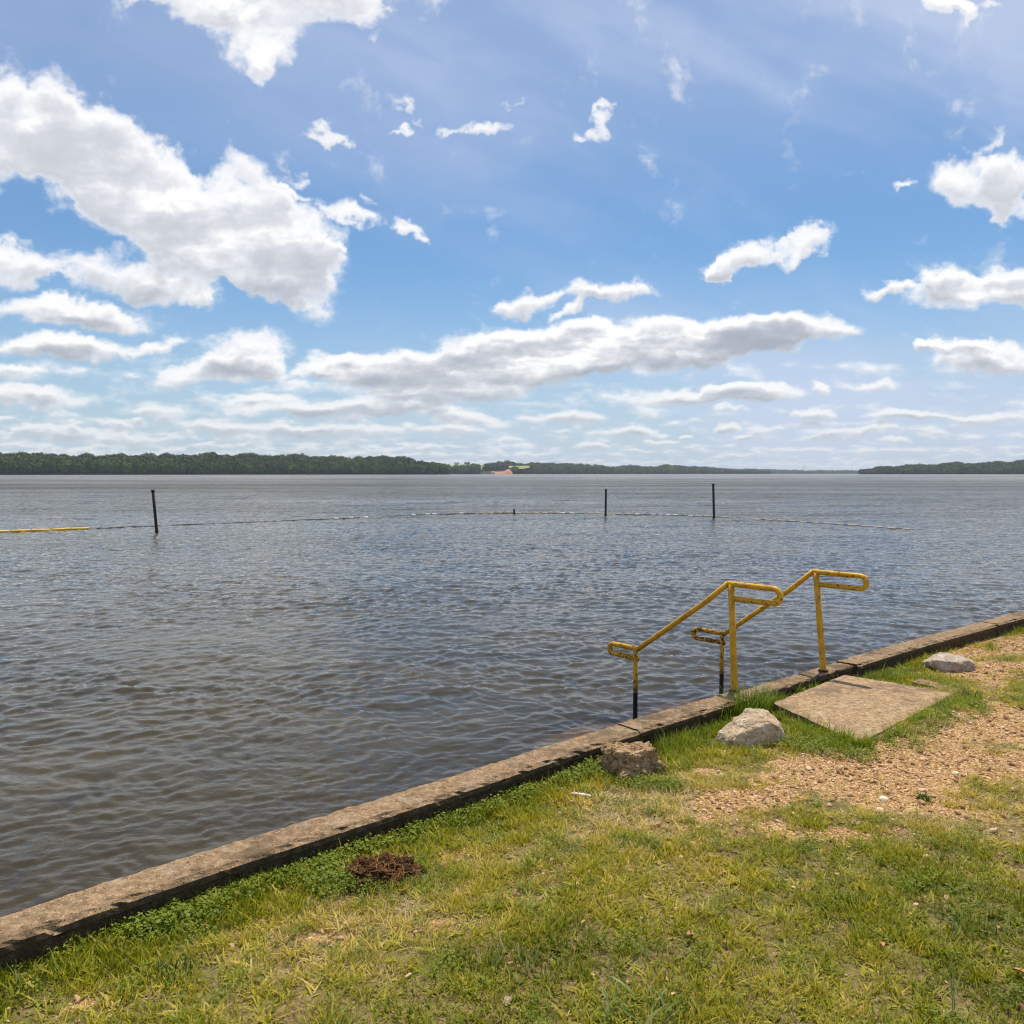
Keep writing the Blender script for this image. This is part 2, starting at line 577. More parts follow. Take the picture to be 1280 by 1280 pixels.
def dirt_mask(x, y):
    f = np.zeros(np.shape(x))
    for px, py, rx, ry, rot, wt in DIRT:
        p = at(px, py, 0.38)
        f = np.maximum(f, wt * blob2(x, y, p.x, p.y, rx, ry, rot))
    n = fbm(x * 2.1, y * 2.1, 5, .6, 300) * 0.9 + fbm(x * 9, y * 9, 3, .6, 310) * 0.35
    return np.clip(f * 1.10 + n * (0.50 + 2.1 * np.minimum(f, .6)) - 0.08, 0, 1)


def ground_z(x, y, d=None):
    d = inland(x, y) if d is None else d
    z = 0.315 + 0.075 * sstep(0.15, 1.4, d) + 0.02 * sstep(1.0, 5.0, d)
    z = z + 0.018 * fbm(x * 1.3, y * 1.3, 4, .5, 400) + 0.008 * fbm(x * 7, y * 7, 3, .5, 410)
    q = at(1074, 880, .43)
    z = z + .045 * blob2(x, y, q.x, q.y, 1.1, .9, .6)
    return z


def gz(x, y):
    return float(ground_z(np.array([x], float), np.array([y], float))[0])


def on_ground(px, py):
    p = at(px, py, 0.38)
    for _ in range(4):
        p = at(px, py, gz(p.x, p.y))
    return p


# ---------------------------------------------------------------- materials of the ground
def soil_material():
    m, g, out = new_mat('soil')
    P = g.coord('Object')
    big = g.noise(P, 1.4, 5, .6)
    fine = g.noise(P, 30, 6, .65)
    grit = g.noise(P, 160, 3, .7)
    dirt = g.attr('dirt')
    tan = g.ramp(g.add(g.mul(fine, .6), g.mul(grit, .4)), [(0.28, (.14, .072, .030)), (0.47, (.34, .195, .080)), (0.60, (.46, .285, .12)), (0.78, (.60, .42, .22))])
    thatch = g.ramp(g.add(g.mul(fine, .55), g.mul(grit, .45)), [(0.30, (.045, .034, .012)), (0.5, (.17, .125, .05)), (0.7, (.40, .31, .16))])  # thatch, its dark end also painting the small shadows among the blades
    moss = g.mix(g.rng(big, .4, .62, smooth=True), thatch, g.mix(.45, thatch, (.11, .13, .02)))
    f = g.rng(g.add(dirt, g.mul(g.sub(fine, .5), .5)), .25, .5, smooth=True)
    cell = g.voronoi(g.vm('ADD', P, g.vm('SCALE', g.noise(P, 40, 2, out='Color'), .012)), 110, 'F1', 'Color')
    cv = g.xyz(cell)[0]
    tan = g.mix(g.rng(cv, .76, .84), tan, (.60, .43, .25))
    tan = g.mix(g.rng(cv, .30, .20), tan, (.20, .11, .05))
    col = g.mix(f, moss, tan)
    pebble = g.voronoi(g.vm('ADD', P, g.vm('SCALE', g.noise(P, 20, 2, out='Color'), .03)), 55, 'F1')
    h = g.add(g.mul(fine, .6), g.add(g.mul(grit, .35), g.mul(g.rng(pebble, .1, .6, 1, 0), .5)))
    principled(g, out, col, 0.95, g.bump(h, .9, .012), spec=.2)
    return m


def concrete_material(name='weathered_concrete', base=(.230, .157, .090), dark=(.036, .028, .018), side_shade=True, grain=1.0):
    m, g, out = new_mat(name)
    P = g.coord('Object')
    a = g.noise(P, 3.0, 6, .62)
    b = g.noise(P, 26, 6, .7)
    agg = g.voronoi(P, 95, 'F1', 'Color')
    aggd = g.voronoi(P, 95, 'F1')
    light = tuple(min(1, c * 1.75) for c in base)
    col = g.ramp(b, [(0.30, tuple(c * .45 for c in base)), (0.5, base), (0.72, light)])
    # pale aggregate showing through
    av = g.xyz(agg)[0]
    col = g.mix(g.mul(g.rng(av, .72, .82), g.rng(aggd, .42, .25)), col, tuple(min(1, c * 2.3) for c in base))
    col = g.mix(g.mul(g.rng(av, .22, .12), g.rng(aggd, .45, .25)), col, tuple(c * .35 for c in base))
    # lichen and grime in broad patches
    col = g.mix(g.mul(g.rng(a, .50, .66, smooth=True), .62), col, tuple(c * 1.1 for c in dark))
    col = g.mix(g.mul(g.rng(g.noise(P, 7.0, 5, .6), .56, .7), .35), col, (.42, .36, .27))
    if side_shade:
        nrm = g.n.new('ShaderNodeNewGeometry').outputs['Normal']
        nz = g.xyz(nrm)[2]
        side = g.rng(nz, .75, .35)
        col = g.mix(g.mul(side, g.rng(b, .3, .6, .95, .72)), col, dark)  # shade of the upright faces, painted into the colour
    h = g.add(g.mul(b, .7), g.mul(g.rng(aggd, 0, .5, 1, 0), .35))
    principled(g, out, col, .92, g.bump(h, .8 * grain, .010), spec=.25)
    return m


MAT_SOIL = soil_material()
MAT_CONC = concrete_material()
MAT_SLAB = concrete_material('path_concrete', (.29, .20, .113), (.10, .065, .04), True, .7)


# ---------------------------------------------------------------- ground
def build_ground():
    # rows run along the wall, denser near it and near the camera
    s = np.arange(0.0, ES[-1], 0.05)
    d = np.concatenate([np.arange(0.10, 5.0, 0.05), np.geomspace(5.0, 220, 40)])
    ex, ey, tx, ty = edge_at(np.clip(s, .4, ES[-1] - .4))
    # one straight inland direction keeps rows from crossing
    nx, ny = 0.646, -0.764
    X = ex[:, None] + nx * d[None, :]
    Y = ey[:, None] + ny * d[None, :]
    dist = np.broadcast_to(d[None, :] * .99, X.shape)
    Z = ground_z(X, Y, dist)
    V = np.stack([X.ravel(), Y.ravel(), Z.ravel()], 1)
    ns, nd = X.shape
    i = (np.arange(ns - 1)[:, None] * nd + np.arange(nd - 1)[None, :]).ravel()
    F = np.stack([i, i + 1, i + nd + 1, i + nd], 1)
    o = mesh_np('ground', V, F, MAT_SOIL, True)
    set_attr(o, 'dirt', dirt_mask(X, Y).ravel())
    tag(o, kind='structure')


build_ground()


def build_lake_bed():
    # a shelf of sand by the wall, falling away into the lake
    s = np.arange(0.0, ES[-1], 0.25)
    d = np.concatenate([np.arange(-0.02, 6, 0.15), np.geomspace(6, 60, 25)])
    ex, ey, tx, ty = edge_at(np.clip(s, .4, ES[-1] - .4))
    X = ex[:, None] - .646 * d[None, :]
    Y = ey[:, None] + .764 * d[None, :]
    D = np.broadcast_to(d[None, :], X.shape)
    Z = bed_z(X, Y, D)
    V = np.stack([X.ravel(), Y.ravel(), Z.ravel()], 1)
    ns, nd = X.shape
    i = (np.arange(ns - 1)[:, None] * nd + np.arange(nd - 1)[None, :]).ravel()
    F = np.stack([i, i + nd, i + nd + 1, i + 1], 1)
    m, g, out = new_mat('lake_sand')
    P = g.coord('Object')
    col = g.ramp(g.noise(P, 5, 6, .6), [(.3, (.13, .085, .045)), (.6, (.30, .20, .11)), (.8, (.42, .31, .19))])
    principled(g, out, col, .9)
    o = mesh_np('lake_bed', V, F, m, True)
    tag(o, kind='structure')


def bed_z(x, y, d):
    z = -0.17 - 0.42 * sstep(.3, 3.2, d) - 1.5 * sstep(3, 30, d)
    z = z + 0.10 * fbm(x * .8, y * .8, 4, .5, 420)
    for px, py, rx, ry, h in ((85, 1000, .22, .13, .42), (720, 905, .6, .30, .20), (850, 868, .9, .35, .24), (620, 965, .5, .2, .12), (40, 1040, .3, .2, .1)):
        p = at(px, py, 0)
        z = z + h * blob2(x, y, p.x, p.y, rx, ry, .7)
    return np.minimum(z, -0.07)


build_lake_bed()


# ---------------------------------------------------------------- water
def wave_height(x, y, lam_min=0.0, seed=5):
    """sum of wind waves of many lengths and headings"""
    rs = np.random.RandomState(seed)
    h = np.zeros(np.shape(x), np.float32)
    wind = math.radians(-118)          # the wind blows towards the wall, from the open lake
    # slow changes in how choppy the surface is
    gust = 0.70 + 1.3 * np.clip(fbm(x * .16, y * .22, 4, .55, 500) + .15, -.42, 1)
    gust = gust * (.42 + .58 * sstep(3.5, 11.0, np.hypot(x, y)))
    wx = fbm(x * .6, y * .6, 3, .5, 510) * .62
    wy = fbm(x * .6 + 9, y * .6, 3, .5, 511) * .62
    h += (.022 * np.sin(x * .55 - y * 1.9 + 3 * wx) + .016 * np.sin(x * 1.1 - y * 2.6 + 5 * wy + 1) + .018 * np.sin(-x * .2 - y * 1.35 + 4 * wy)) * sstep(18, 60, np.hypot(x, y)) * gust
    for k in range(64):
        lam = 1.5 * (0.085 / 1.5) ** ((k + rs.rand()) / 64.0)
        spread = 0.50 + 0.65 * (k / 64)
        th = wind + rs.normal() * spread
        kk = 2 * math.pi / lam
        amp = 0.0125 * lam ** 1.10 / (1 + (lam / .34) ** 2.4) * (.6 + .8 * rs.rand())
        ph = rs.rand() * 6.283
        if lam < lam_min:
            continue
        a = kk * ((x + wx) * math.cos(th) + (y + wy) * math.sin(th)) + ph
        c = np.sin(a)
        # narrow crests, broad troughs
        h += amp * (c + 0.14 * np.cos(2 * a)) * gust
    h += .016 * fbm(x * 2.3 + y * .9, y * 4.2 - x * 1.2, 5, .52, 520) * gust + .007 * fbm(x * 8, y * 10, 4, .58, 530, billow=True) * (1.6 - gust)
    return h


def water_material():
    m, g, out = new_mat('lake_water')
    P = g.pos()
    x, y, z = g.xyz(P)
    dist = g.vm('LENGTH', g.vm('MULTIPLY', P, (1, 1, 0)))
    # small ripples as relief, growing into broader chop far out where the mesh is flat
    warp = g.vm('ADD', P, g.vm('SCALE', g.noise(P, 1.6, 3, .5, out='Color'), .35))
    r1 = g.noise(g.mapping(warp, rot=(0, 0, R(-27)), scale=(1.0, 2.0, 1)), 8.0, 4, .55, dist=.5)
    r2 = g.noise(g.mapping(warp, rot=(0, 0, R(-12)), scale=(1.0, 1.9, 1)), 1.7, 5, .58, dist=.35)
    r3 = g.noise(g.mapping(P, rot=(0, 0, R(-15)), scale=(.45, 1.3, 1)), .30, 5, .6, dist=.3)
    n1 = g.bump(r1, 1.0, .0050)
    far_f = g.rng(dist, 6, 30, 0.12, 1.0, smooth=True)
    b2 = g.n.new('ShaderNodeBump')
    g.put(b2.inputs['Height'], r2)
    b2.inputs['Distance'].default_value = 0.085
    g.put(b2.inputs['Strength'], far_f)
    g.put(b2.inputs['Normal'], n1)
    b3 = g.n.new('ShaderNodeBump')
    g.put(b3.inputs['Height'], r3)
    b3.inputs['Distance'].default_value = 0.75
    g.put(b3.inputs['Strength'], g.rng(dist, 22, 120, 0, 1.0))
    g.put(b3.inputs['Normal'], b2.outputs[0])
    nrm = b3.outputs[0]
    # silty body of the water
    silt = g.noise(g.mapping(P, rot=(0, 0, .5), scale=(1, 1.6, 1)), .55, 4, .55)
    body = g.mix(g.rng(silt, .35, .65, smooth=True), (.036, .029, .011), (.058, .045, .018))
    dif = g.n.new('ShaderNodeBsdfDiffuse')
    g.put(dif.inputs[0], body)
    tr = g.n.new('ShaderNodeBsdfTransparent')
    g.put(tr.inputs[0], (.80, .68, .48))
    mx = g.n.new('ShaderNodeMixShader')
    g.put(mx.inputs[0], g.attr('clear'))
    g.l.new(dif.outputs[0], mx.inputs[1])
    g.l.new(tr.outputs[0], mx.inputs[2])
    gl = g.n.new('ShaderNodeBsdfGlossy')
    g.put(gl.inputs['Color'], (1, 1, 1))
    g.put(gl.inputs['Roughness'], g.mul(g.rng(dist, 8, 400, 0.018, 0.22), g.rng(g.noise(g.mapping(P, rot=(0, 0, R(-6)), scale=(.25, 1, 1)), .035, 4, .6), .35, .65, .6, 1.5)))
    g.put(gl.inputs['Normal'], nrm)
    fr = g.n.new('ShaderNodeFresnel')
    fr.inputs[0].default_value = 1.34
    g.put(fr.inputs['Normal'], nrm)
    # waves hide their own grazing slopes far out, so reflection tops out below a mirror's
    gusts = g.noise(g.mapping(P, rot=(0, 0, R(-8)), scale=(.22, 1, 1)), .045, 9, .62)
    gk = g.mix(g.rng(dist, 10, 60), (1, 1, 1), g.vec(*[g.rng(gusts, .36, .62, .66, 1.08)] * 3))
    frf = g.mul(g.m('MINIMUM', fr.outputs[0], g.rng(dist, 10, 300, .80, .56)), g.xyz(gk)[0])
    mo = g.n.new('ShaderNodeMixShader')
    g.put(mo.inputs[0], frf)
    g.l.new(mx.outputs[0], mo.inputs[1])
    g.l.new(gl.outputs[0], mo.inputs[2])
    g.l.new(mo.outputs[0], out.inputs['Surface'])
    return m


def build_water():
    # one sheet: fine where one stands, coarser outwards, to the horizon
    nr, na = 1150, 900
    t = np.linspace(0, 1, nr)
    r = np.concatenate([1.9 * (158 / 1.9) ** t, np.geomspace(160, 9000, 60)])
    a = np.radians(np.linspace(-66, 66, na))
    A, Rr = np.meshgrid(a, r)
    X, Y = Rr * np.sin(A), Rr * np.cos(A)
    fade = sstep(160, 80, Rr)
    H = np.zeros_like(X)
    near = r < 165
    H[near] = wave_height(X[near], Y[near]) * fade[near]
    d = inland(X, Y)
    keep = d < 0.12
    clear = np.clip(np.exp(bed_z(X, Y, -d) * 5.5), 0, 1) * (d > -12) * 0.85
    V = np.stack([X.ravel(), Y.ravel(), H.ravel()], 1)
    ns, nd = X.shape
    i = (np.arange(ns - 1)[:, None] * nd + np.arange(nd - 1)[None, :])
    kf = (keep[:-1, :-1] | keep[1:, 1:]).ravel()
    i = i.ravel()[kf]
    F = np.stack([i, i + 1, i + nd + 1, i + nd], 1)
    used, inv = np.unique(F.ravel(), return_inverse=True)
    o = mesh_np('water', V[used], inv.reshape(-1, 4), water_material(), True)
    set_attr(o, 'clear', clear.ravel()[used])
    tag(o, kind='structure')


build_water()

# ---------------------------------------------------------------- sea wall in cast lengths
def rough_box(name, pts_fn, nu, cross, mat, parent, seed=0, amp=.006, chip=.02):
    """a length swept along a curve: cross = list of (across, z), pts_fn(u)->x,y,tx,ty"""
    us = np.linspace(0, 1, nu)
    x, y, tx, ty = pts_fn(us)
    cr = np.array(cross)
    nc = len(cr)
    # across: positive is inland (to the right of the tangent)
    X = x[:, None] + ty[:, None] * cr[None, :, 0]
    Y = y[:, None] - tx[:, None] * cr[None, :, 0]
    Z = np.broadcast_to(cr[None, :, 1], X.shape).copy()
    n1 = fbm(X * 9 + seed, Y * 9 + Z * 7, 4, .6, 600 + seed)
    n2 = fbm(X * 26 + seed + 40, Y * 26 + Z * 31, 4, .6, 610 + seed)
    up = cr[None, :, 2] if cr.shape[1] > 2 else 1
    off = amp * n2 * 2 + chip * np.minimum(n1 + .10, 0) * up
    X2 = X + ty[:, None] * off * np.sign(cr[None, :, 0] - cr[:, 0].mean())
    Y2 = Y - tx[:, None] * off * np.sign(cr[None, :, 0] - cr[:, 0].mean())
    Z2 = Z + off * 1.0
    V = np.stack([X2.ravel(), Y2.ravel(), Z2.ravel()], 1)
    i = np.arange(nu - 1)[:, None] * nc + np.arange(nc)[None, :]
    j = np.arange(nu - 1)[:, None] * nc + (np.arange(nc)[None, :] + 1) % nc
    F = np.stack([i.ravel(), j.ravel(), (j + nc).ravel(), (i + nc).ravel()], 1)
    cap0 = np.arange(nc)[None, ::-1]
    cap1 = (np.arange(nc) + (nu - 1) * nc)[None, :]
    return mesh_np(name, V, [F, cap0, cap1], mat, False, parent)


def wall_cross(w=.20, top=TOP, bottom=-.9, lip=.0):
    c = []
    for z in (bottom, -.2, .0, .15, .26, .34, .40, top - .018):
        c.append((0.0, z, .4))
    for t in (0.02, .06, .15, .28, .42, .58, .72, .85, .93, .98):
        zz = top - .008 if t in (0.02, .98) else top
        c.append((w * t, zz, 1.3 if t > .9 or t < .05 else .3))
    for z in (top - .018, top - .045, top - .058, .36, .30, .24, .1, bottom):
        c.append((w + (lip if z > top - .05 else -.012 if z < top - .05 else 0), z, 1.0))
    return c


def s_of(px, py):
    """arc length of the outer edge nearest to a picture point"""
    p = at(px, py, TOP)
    ss = np.linspace(0, ES[-1], 4000)
    x = np.interp(ss, ES, EX)
    y = np.interp(ss, ES, EY)
    return float(ss[np.argmin(np.hypot(x - p.x, y - p.y))])


def build_wall():
    root = empty('retaining_wall', (EX[3], EY[3], 0))
    inv = Vector((-EX[3], -EY[3], 0))
    joints = [0.5, s_of(772, 905), s_of(911, 865), s_of(1046, 826), s_of(1222, 777), s_of(1280, 762) + 3.4, ES[-1] - .5]
    spec = [(.20, 0.0, .000, .010), (.20, 0.004, .004, .01), (.17, -.012, .0, 0.0), (.20, 0.0, .0, .01), (.195, .004, -.004, .012), (.20, 0, 0, .01)]
    for k in range(len(joints) - 1):
        a, b = joints[k] + .006, joints[k + 1] - .006
        w, dz, shift, lip = spec[k]

        def fn(u, a=a, b=b, k=k, shift=shift):
            s = a + (b - a) * u
            x, y, tx, ty = edge_at(s)
            return x - shift * ty, y + shift * tx, tx, ty
        nu = max(6, int((b - a) / .035))
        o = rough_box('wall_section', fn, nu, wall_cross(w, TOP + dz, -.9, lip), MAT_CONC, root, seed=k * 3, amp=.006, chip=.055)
        o.location = inv
    tag(root, 'low weathered concrete wall running along the lake edge, cracked at a joint', 'sea wall')
    return root


build_wall()


def poly_slab(name, corners, z_top, z_bot, mat, seed=0, parent=None, amp=.004, cell=.05):
    """thick slab with a finely divided uneven top; corners in order around"""
    a, b, c, d = [np.array(p[:2]) for p in corners]
    nu = max(4, int(np.linalg.norm(b - a) / cell))
    nv = max(4, int(np.linalg.norm(d - a) / cell))
    u = np.linspace(0, 1, nu + 1)[:, None, None]
    v = np.linspace(0, 1, nv + 1)[None, :, None]
    P = a * (1 - u) * (1 - v) + b * u * (1 - v) + c * u * v + d * (1 - u) * v
    X, Y = P[..., 0], P[..., 1]
    # frayed outline
    uu, vv = np.broadcast_to(u[..., 0], X.shape), np.broadcast_to(v[..., 0], X.shape)
    ed = np.minimum(np.minimum(uu, 1 - uu), np.minimum(vv, 1 - vv))
    edge = (ed < 1e-6)
    jit = fbm(X * 11, Y * 11, 4, .65, 700 + seed) * .03
    cx, cy = X.mean(), Y.mean()
    rr = np.hypot(X - cx, Y - cy)
    X = X + np.where(edge, jit * (X - cx) / rr, 0)
    Y = Y + np.where(edge, jit * (Y - cy) / rr, 0)
    Z = z_top + amp * fbm(X * 5, Y * 5, 4, .6, 720 + seed) * 2 - np.where(edge, .010, 0) + np.where(edge, 1, 0) * .012 * np.minimum(fbm(X * 20, Y * 20, 3, .6, 730), 0)
    n = (nu + 1) * (nv + 1)
    idx = np.arange(n).reshape(nu + 1, nv + 1)
    F = [np.stack([idx[:-1, :-1].ravel(), idx[1:, :-1].ravel(), idx[1:, 1:].ravel(), idx[:-1, 1:].ravel()], 1)]
    V = [np.stack([X.ravel(), Y.ravel(), Z.ravel()], 1)]
    loop = np.concatenate([idx[:, 0], idx[-1, 1:], idx[::-1, -1][1:], idx[0, ::-1][1:-1]])
    L = len(loop)
    base = n
    for q, (zz, ins) in enumerate(((z_top - (z_top - z_bot) * .35, .004), (z_bot, -.012))):
        lx, ly = X.ravel()[loop], Y.ravel()[loop]
        r = np.hypot(lx - cx, ly - cy)
        jj = fbm(lx * 14 + q, ly * 14, 4, .6, 740) * .02 + ins
        V.append(np.stack([lx + jj * (lx - cx) / r, ly + jj * (ly - cy) / r, np.full(L, zz)], 1))
        prev = loop if q == 0 else np.arange(base - L, base)
        cur = np.arange(base, base + L)
        F.append(np.stack([prev, cur, np.roll(cur, -1), np.roll(prev, -1)], 1))
        base += L
    V = np.concatenate(V)
    # face direction: make the top look up
    area = 0.5 * np.cross(b - a, d - a)
    if area < 0:
        F = [f[:, ::-1] for f in F]
    return mesh_np(name, V, F, mat, False, parent)


def build_landing():
    z = .437
    far_l, right, near, left = [at(px, py, z) for px, py in ((1056, 842), (1193, 865), (1074, 927), (966, 877))]
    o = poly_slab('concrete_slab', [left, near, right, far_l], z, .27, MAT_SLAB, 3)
    tag(o, 'flat square concrete slab set in the grass at the top of the steps', 'slab')
    # broken fringe of older concrete past the right corner
    pr = [at(px, py, .40) for px, py in ((1140, 851), (1196, 866), (1204, 860), (1150, 847))]
    o2 = poly_slab('concrete_strip', pr, .405, .26, MAT_CONC, 9, cell=.035, amp=.012)
    tag(o2, 'thin crumbled strip of grey concrete along the far corner of the square slab', 'concrete strip')


build_landing()


# ---------------------------------------------------------------- handrails
def tube(bm, pts, r, seg=14, cap=True):
    pts = [Vector(p) for p in pts]
    rings = []
    n = len(pts)
    prev_n = None
    for i, p in enumerate(pts):
        if i == 0:
            t = pts[1] - p
        elif i == n - 1:
            t = p - pts[i - 1]
        else:
            t = (pts[i + 1] - p).normalized() + (p - pts[i - 1]).normalized()
        t.normalize()
        if prev_n is None:
            a = Vector((0, 0, 1)) if abs(t.z) < .9 else Vector((1, 0, 0))
            nrm = (a - t * a.dot(t)).normalized()
        else:
            nrm = (prev_n - t * prev_n.dot(t)).normalized()
        prev_n = nrm
        bn = t.cross(nrm)
        rr = r[i] if isinstance(r, (list, tuple)) else r
        rings.append([bm.verts.new(p + (nrm * math.cos(q) + bn * math.sin(q)) * rr) for q in [2 * math.pi * k / seg for k in range(seg)]])
    for a, b in zip(rings, rings[1:]):
        for k in range(seg):
            bm.faces.new((a[k], a[(k + 1) % seg], b[(k + 1) % seg], b[k]))
    if cap:
        bm.faces.new(rings[0][::-1])
        bm.faces.new(rings[-1])


def paint_material():
    m, g, out = new_mat('yellow_paint')
    P = g.pos()
    z = g.xyz(P)[2]
    O = g.coord('Object')
    n = g.noise(O, 11, 4, .6)
    sp = g.noise(O, 46, 4, .62)
    sp2 = g.noise(O, 17, 5, .7)
    wear = g.attr('wear')
    yellow = g.ramp(n, [(.3, (.46, .215, .004)), (.5, (.61, .31, .005)), (.75, (.70, .39, .012))])
    rust = g.ramp(g.noise(O, 60, 4, .6), [(.35, (.018, .012, .009)), (.6, (.065, .028, .013)), (.8, (.17, .075, .03))])
    thr = g.sub(.690, g.mul(wear, .235))
    f = g.mx(g.rng(g.sub(sp, thr), 0.0, .025), g.rng(g.sub(sp2, g.add(thr, .015)), 0.0, .02))
    col = g.mix(f, yellow, rust)
    # black tar-like coat where the lower posts stand in the lake when it is high
    k = g.rng(g.add(z, g.mul(g.sub(n, .5), .05)), .262, .236)
    k = g.mul(k, g.attr('wet'))
    col = g.mix(k, col, (.010, .009, .008))
    col = g.mix(g.mul(g.mul(g.rng(z, .40, .26), g.attr('wet')), g.sub(1.0, k)), col, g.mix(g.rng(sp2, .4, .55), col, (.12, .06, .012)))
    chips = g.mul(f, -1.0)
    principled(g, out, col, g.mix(f, (.42, .42, .42), (.9, .9, .9)), g.bump(g.add(chips, g.mul(sp, .15)), .6, .004), spec=.45)
    return m


MAT_PAINT = paint_material()


def loop_pts(p0, dirv, length, gap, n=9):
    """hairpin: out along dirv, round, and back below"""
    r = gap / 2
    pts = [p0, p0 + dirv * (length - r) * .5, p0 + dirv * (length - r)]
    c = p0 + dirv * (length - r) + Vector((0, 0, -r))
    for k in range(1, n + 1):
        a = math.pi * k / n
        pts.append(c + dirv * r * math.sin(a) + Vector((0, 0, r * math.cos(a))))
    pts.append(p0 + Vector((0, 0, -gap)) + dirv * .0)
    return pts


def build_handrail(top_px, base_px, low_px, low_h, hand_up, hand_low, label, lean=0.0):
    base = at(base_px[0], base_px[1], TOP + .0)
    # the sloping rail leaves at right angles to the wall
    d = ray(*low_px)
    dr = Vector((-.68, .733, 0)).normalized()
    # where the ray through the lower bend crosses the vertical plane of this rail
    nrm = Vector((dr.y, -dr.x, 0))
    o = Vector((0, 0, CAM_H))
    k = (base - o).dot(nrm) / d.dot(nrm)
    low = o + d * k
    dt = ray(*top_px)
    kt = (base - o).dot(nrm) / dt.dot(nrm)
    top = o + dt * kt
    root = empty('handrail', (base.x, base.y, TOP))
    inv = Vector((-base.x, -base.y, -TOP))
    r = .0225

    def part(name, pts, rr=r, wear=.3, wet=0.0, seg=16):
        bm = bmesh.new()
        tube(bm, pts, rr, seg)
        ob = bm_obj(name, bm, MAT_PAINT, root, inv, True)
        n = len(ob.data.vertices)
        set_attr(ob, 'wear', np.full(n, wear) if not hasattr(wear, '__len__') else wear)
        set_attr(ob, 'wet', np.full(n, wet))
        return ob
    # upper post
    pt = top + Vector((0, 0, -.002))
    part('post', [Vector((base.x, base.y, TOP - .25)), Vector((base.x, base.y, TOP)), base + (pt - base) * .5, pt], r * 1.16, .25)
    # sloping rail, bending over into both handles
    up_dir = -dr
    slope = (top - low)
    a0 = low + slope * .0
    gap = hand_up[1]
    top_c = top + up_dir * -.03
    lp = loop_pts(top + up_dir * .02, up_dir, hand_up[0], gap)
    part('sloping_rail', [low, low + slope * .25, low + slope * .5, low + slope * .75, top_c], r, .32)
    part('upper_handle', [top_c, top + up_dir * -.012 + Vector((0, 0, .002))] + lp, r * 1.02, .42)
    dl = dr
    lpl = loop_pts(low, dl, hand_low[0], hand_low[1])
    lo = part('lower_handle', [low - dl * .012] + lpl, r, hand_low[2])
    q = np.array([((v.co - inv) - low).dot(dl) / hand_low[0] for v in lo.data.vertices])
    lo.data.attributes['wear'].data.foreach_set('value', (.25 + (hand_low[2] - .25) * sstep(.1, .95, q)).astype(np.float32))
    # lower post down to the drowned step
    foot = Vector((low.x, low.y, -.55)) + dl * 0
    part('post', [low + dl * .03 + Vector((0, 0, .0)), Vector((low.x, low.y, low.z * .55)) + dl * .03, Vector((low.x, low.y, .1)) + dl * .03, foot + dl * .03], r * .92, .45, 1.0)
    # round weld collar where the post is let into the wall
    bm = bmesh.new()
    tube(bm, [(0, 0, -.004), (0, 0, .006), (0, 0, .008)], [r * 1.9, r * 1.9, r * 1.3], 14)
    c = bm_obj('collar', bm, MAT_RUST, root, (0, 0, 0))
    tag(root, label, 'handrail', 'yellow handrails at the lake steps')
    return root


def rust_material():
    m, g, out = new_mat('dark_rusty_iron')
    O = g.coord('Object')
    col = g.ramp(g.noise(O, 30, 5, .65), [(.3, (.012, .010, .010)), (.55, (.035, .022, .016)), (.8, (.10, .045, .022))])
    principled(g, out, col, .8, g.bump(g.noise(O, 60, 4, .6), .5, .004), metallic=.2)
    return m


MAT_RUST = rust_material()
build_handrail((914, 730), (918, 863), (798, 811), 0, (.40, .112), (.325, .085, .58),
               'nearer yellow tubular handrail, flaking paint, its post rising from tall grass behind the pale rock')
build_handrail((1020, 715), (1029, 838), (906, 792), 0, (.42, .105), (.355, .09, .72),
               'farther yellow tubular handrail at the back corner of the concrete slab, lower handle badly rusted')


# ---------------------------------------------------------------- drowned steps between the rails
def build_steps():
    root = empty('concrete_steps', (2.2, 6.9, 0))
    inv = Vector((-2.2, -6.9, 0))
    p0, p1 = at(905, 862, TOP), at(1046, 826, TOP)
    along = (p1 - p0)
    along.z = 0
    dr = Vector((-.68, .733, 0)).normalized()
    for k in range(4):
        a = p0 + dr * (.012 + .30 * k)
        b = a + dr * .31
        z = .24 - .17 * (k + 1) - .10
        o = poly_slab('step', [a, a + along, b + along, b], z, z - .5, MAT_SLAB, 20 + k, root, cell=.12)
        o.location = inv
    tag(root, 'concrete steps lying under the murky water between the two yellow handrails', 'steps')


build_steps()

# ---------------------------------------------------------------- rocks
def rock_material(name, lo, mid, hi, stain, scale=1.0, rough=.9, bump=.6):
    m, g, out = new_mat(name)
    P = g.coord('Object')
    a = g.noise(P, 9 * scale, 6, .62, dist=.4)
    b = g.noise(P, 55 * scale, 5, .68)
    c = g.noise(P, 4 * scale, 4, .6)
    col = g.ramp(g.add(g.mul(a, .6), g.mul(b, .4)), [(.32, lo), (.5, mid), (.68, hi)])
    col = g.mix(g.mul(g.rng(c, .50, .68, smooth=True), .75), col, stain)
    z = g.xyz(P)[2]
    crack = g.rng(g.m('ABSOLUTE', g.sub(g.noise(P, 12 * scale, 5, .6, dist=.6), .5)), .0, .018)
    col = g.mix(g.mul(g.sub(1.0, crack), g.rng(c, .42, .55, .15, .7)), col, lo)
    h = g.add(g.mul(a, .6), g.add(g.mul(b, .5), g.mul(crack, .25)))
    principled(g, out, col, rough, g.bump(h, bump, .025), spec=.25)
    return m


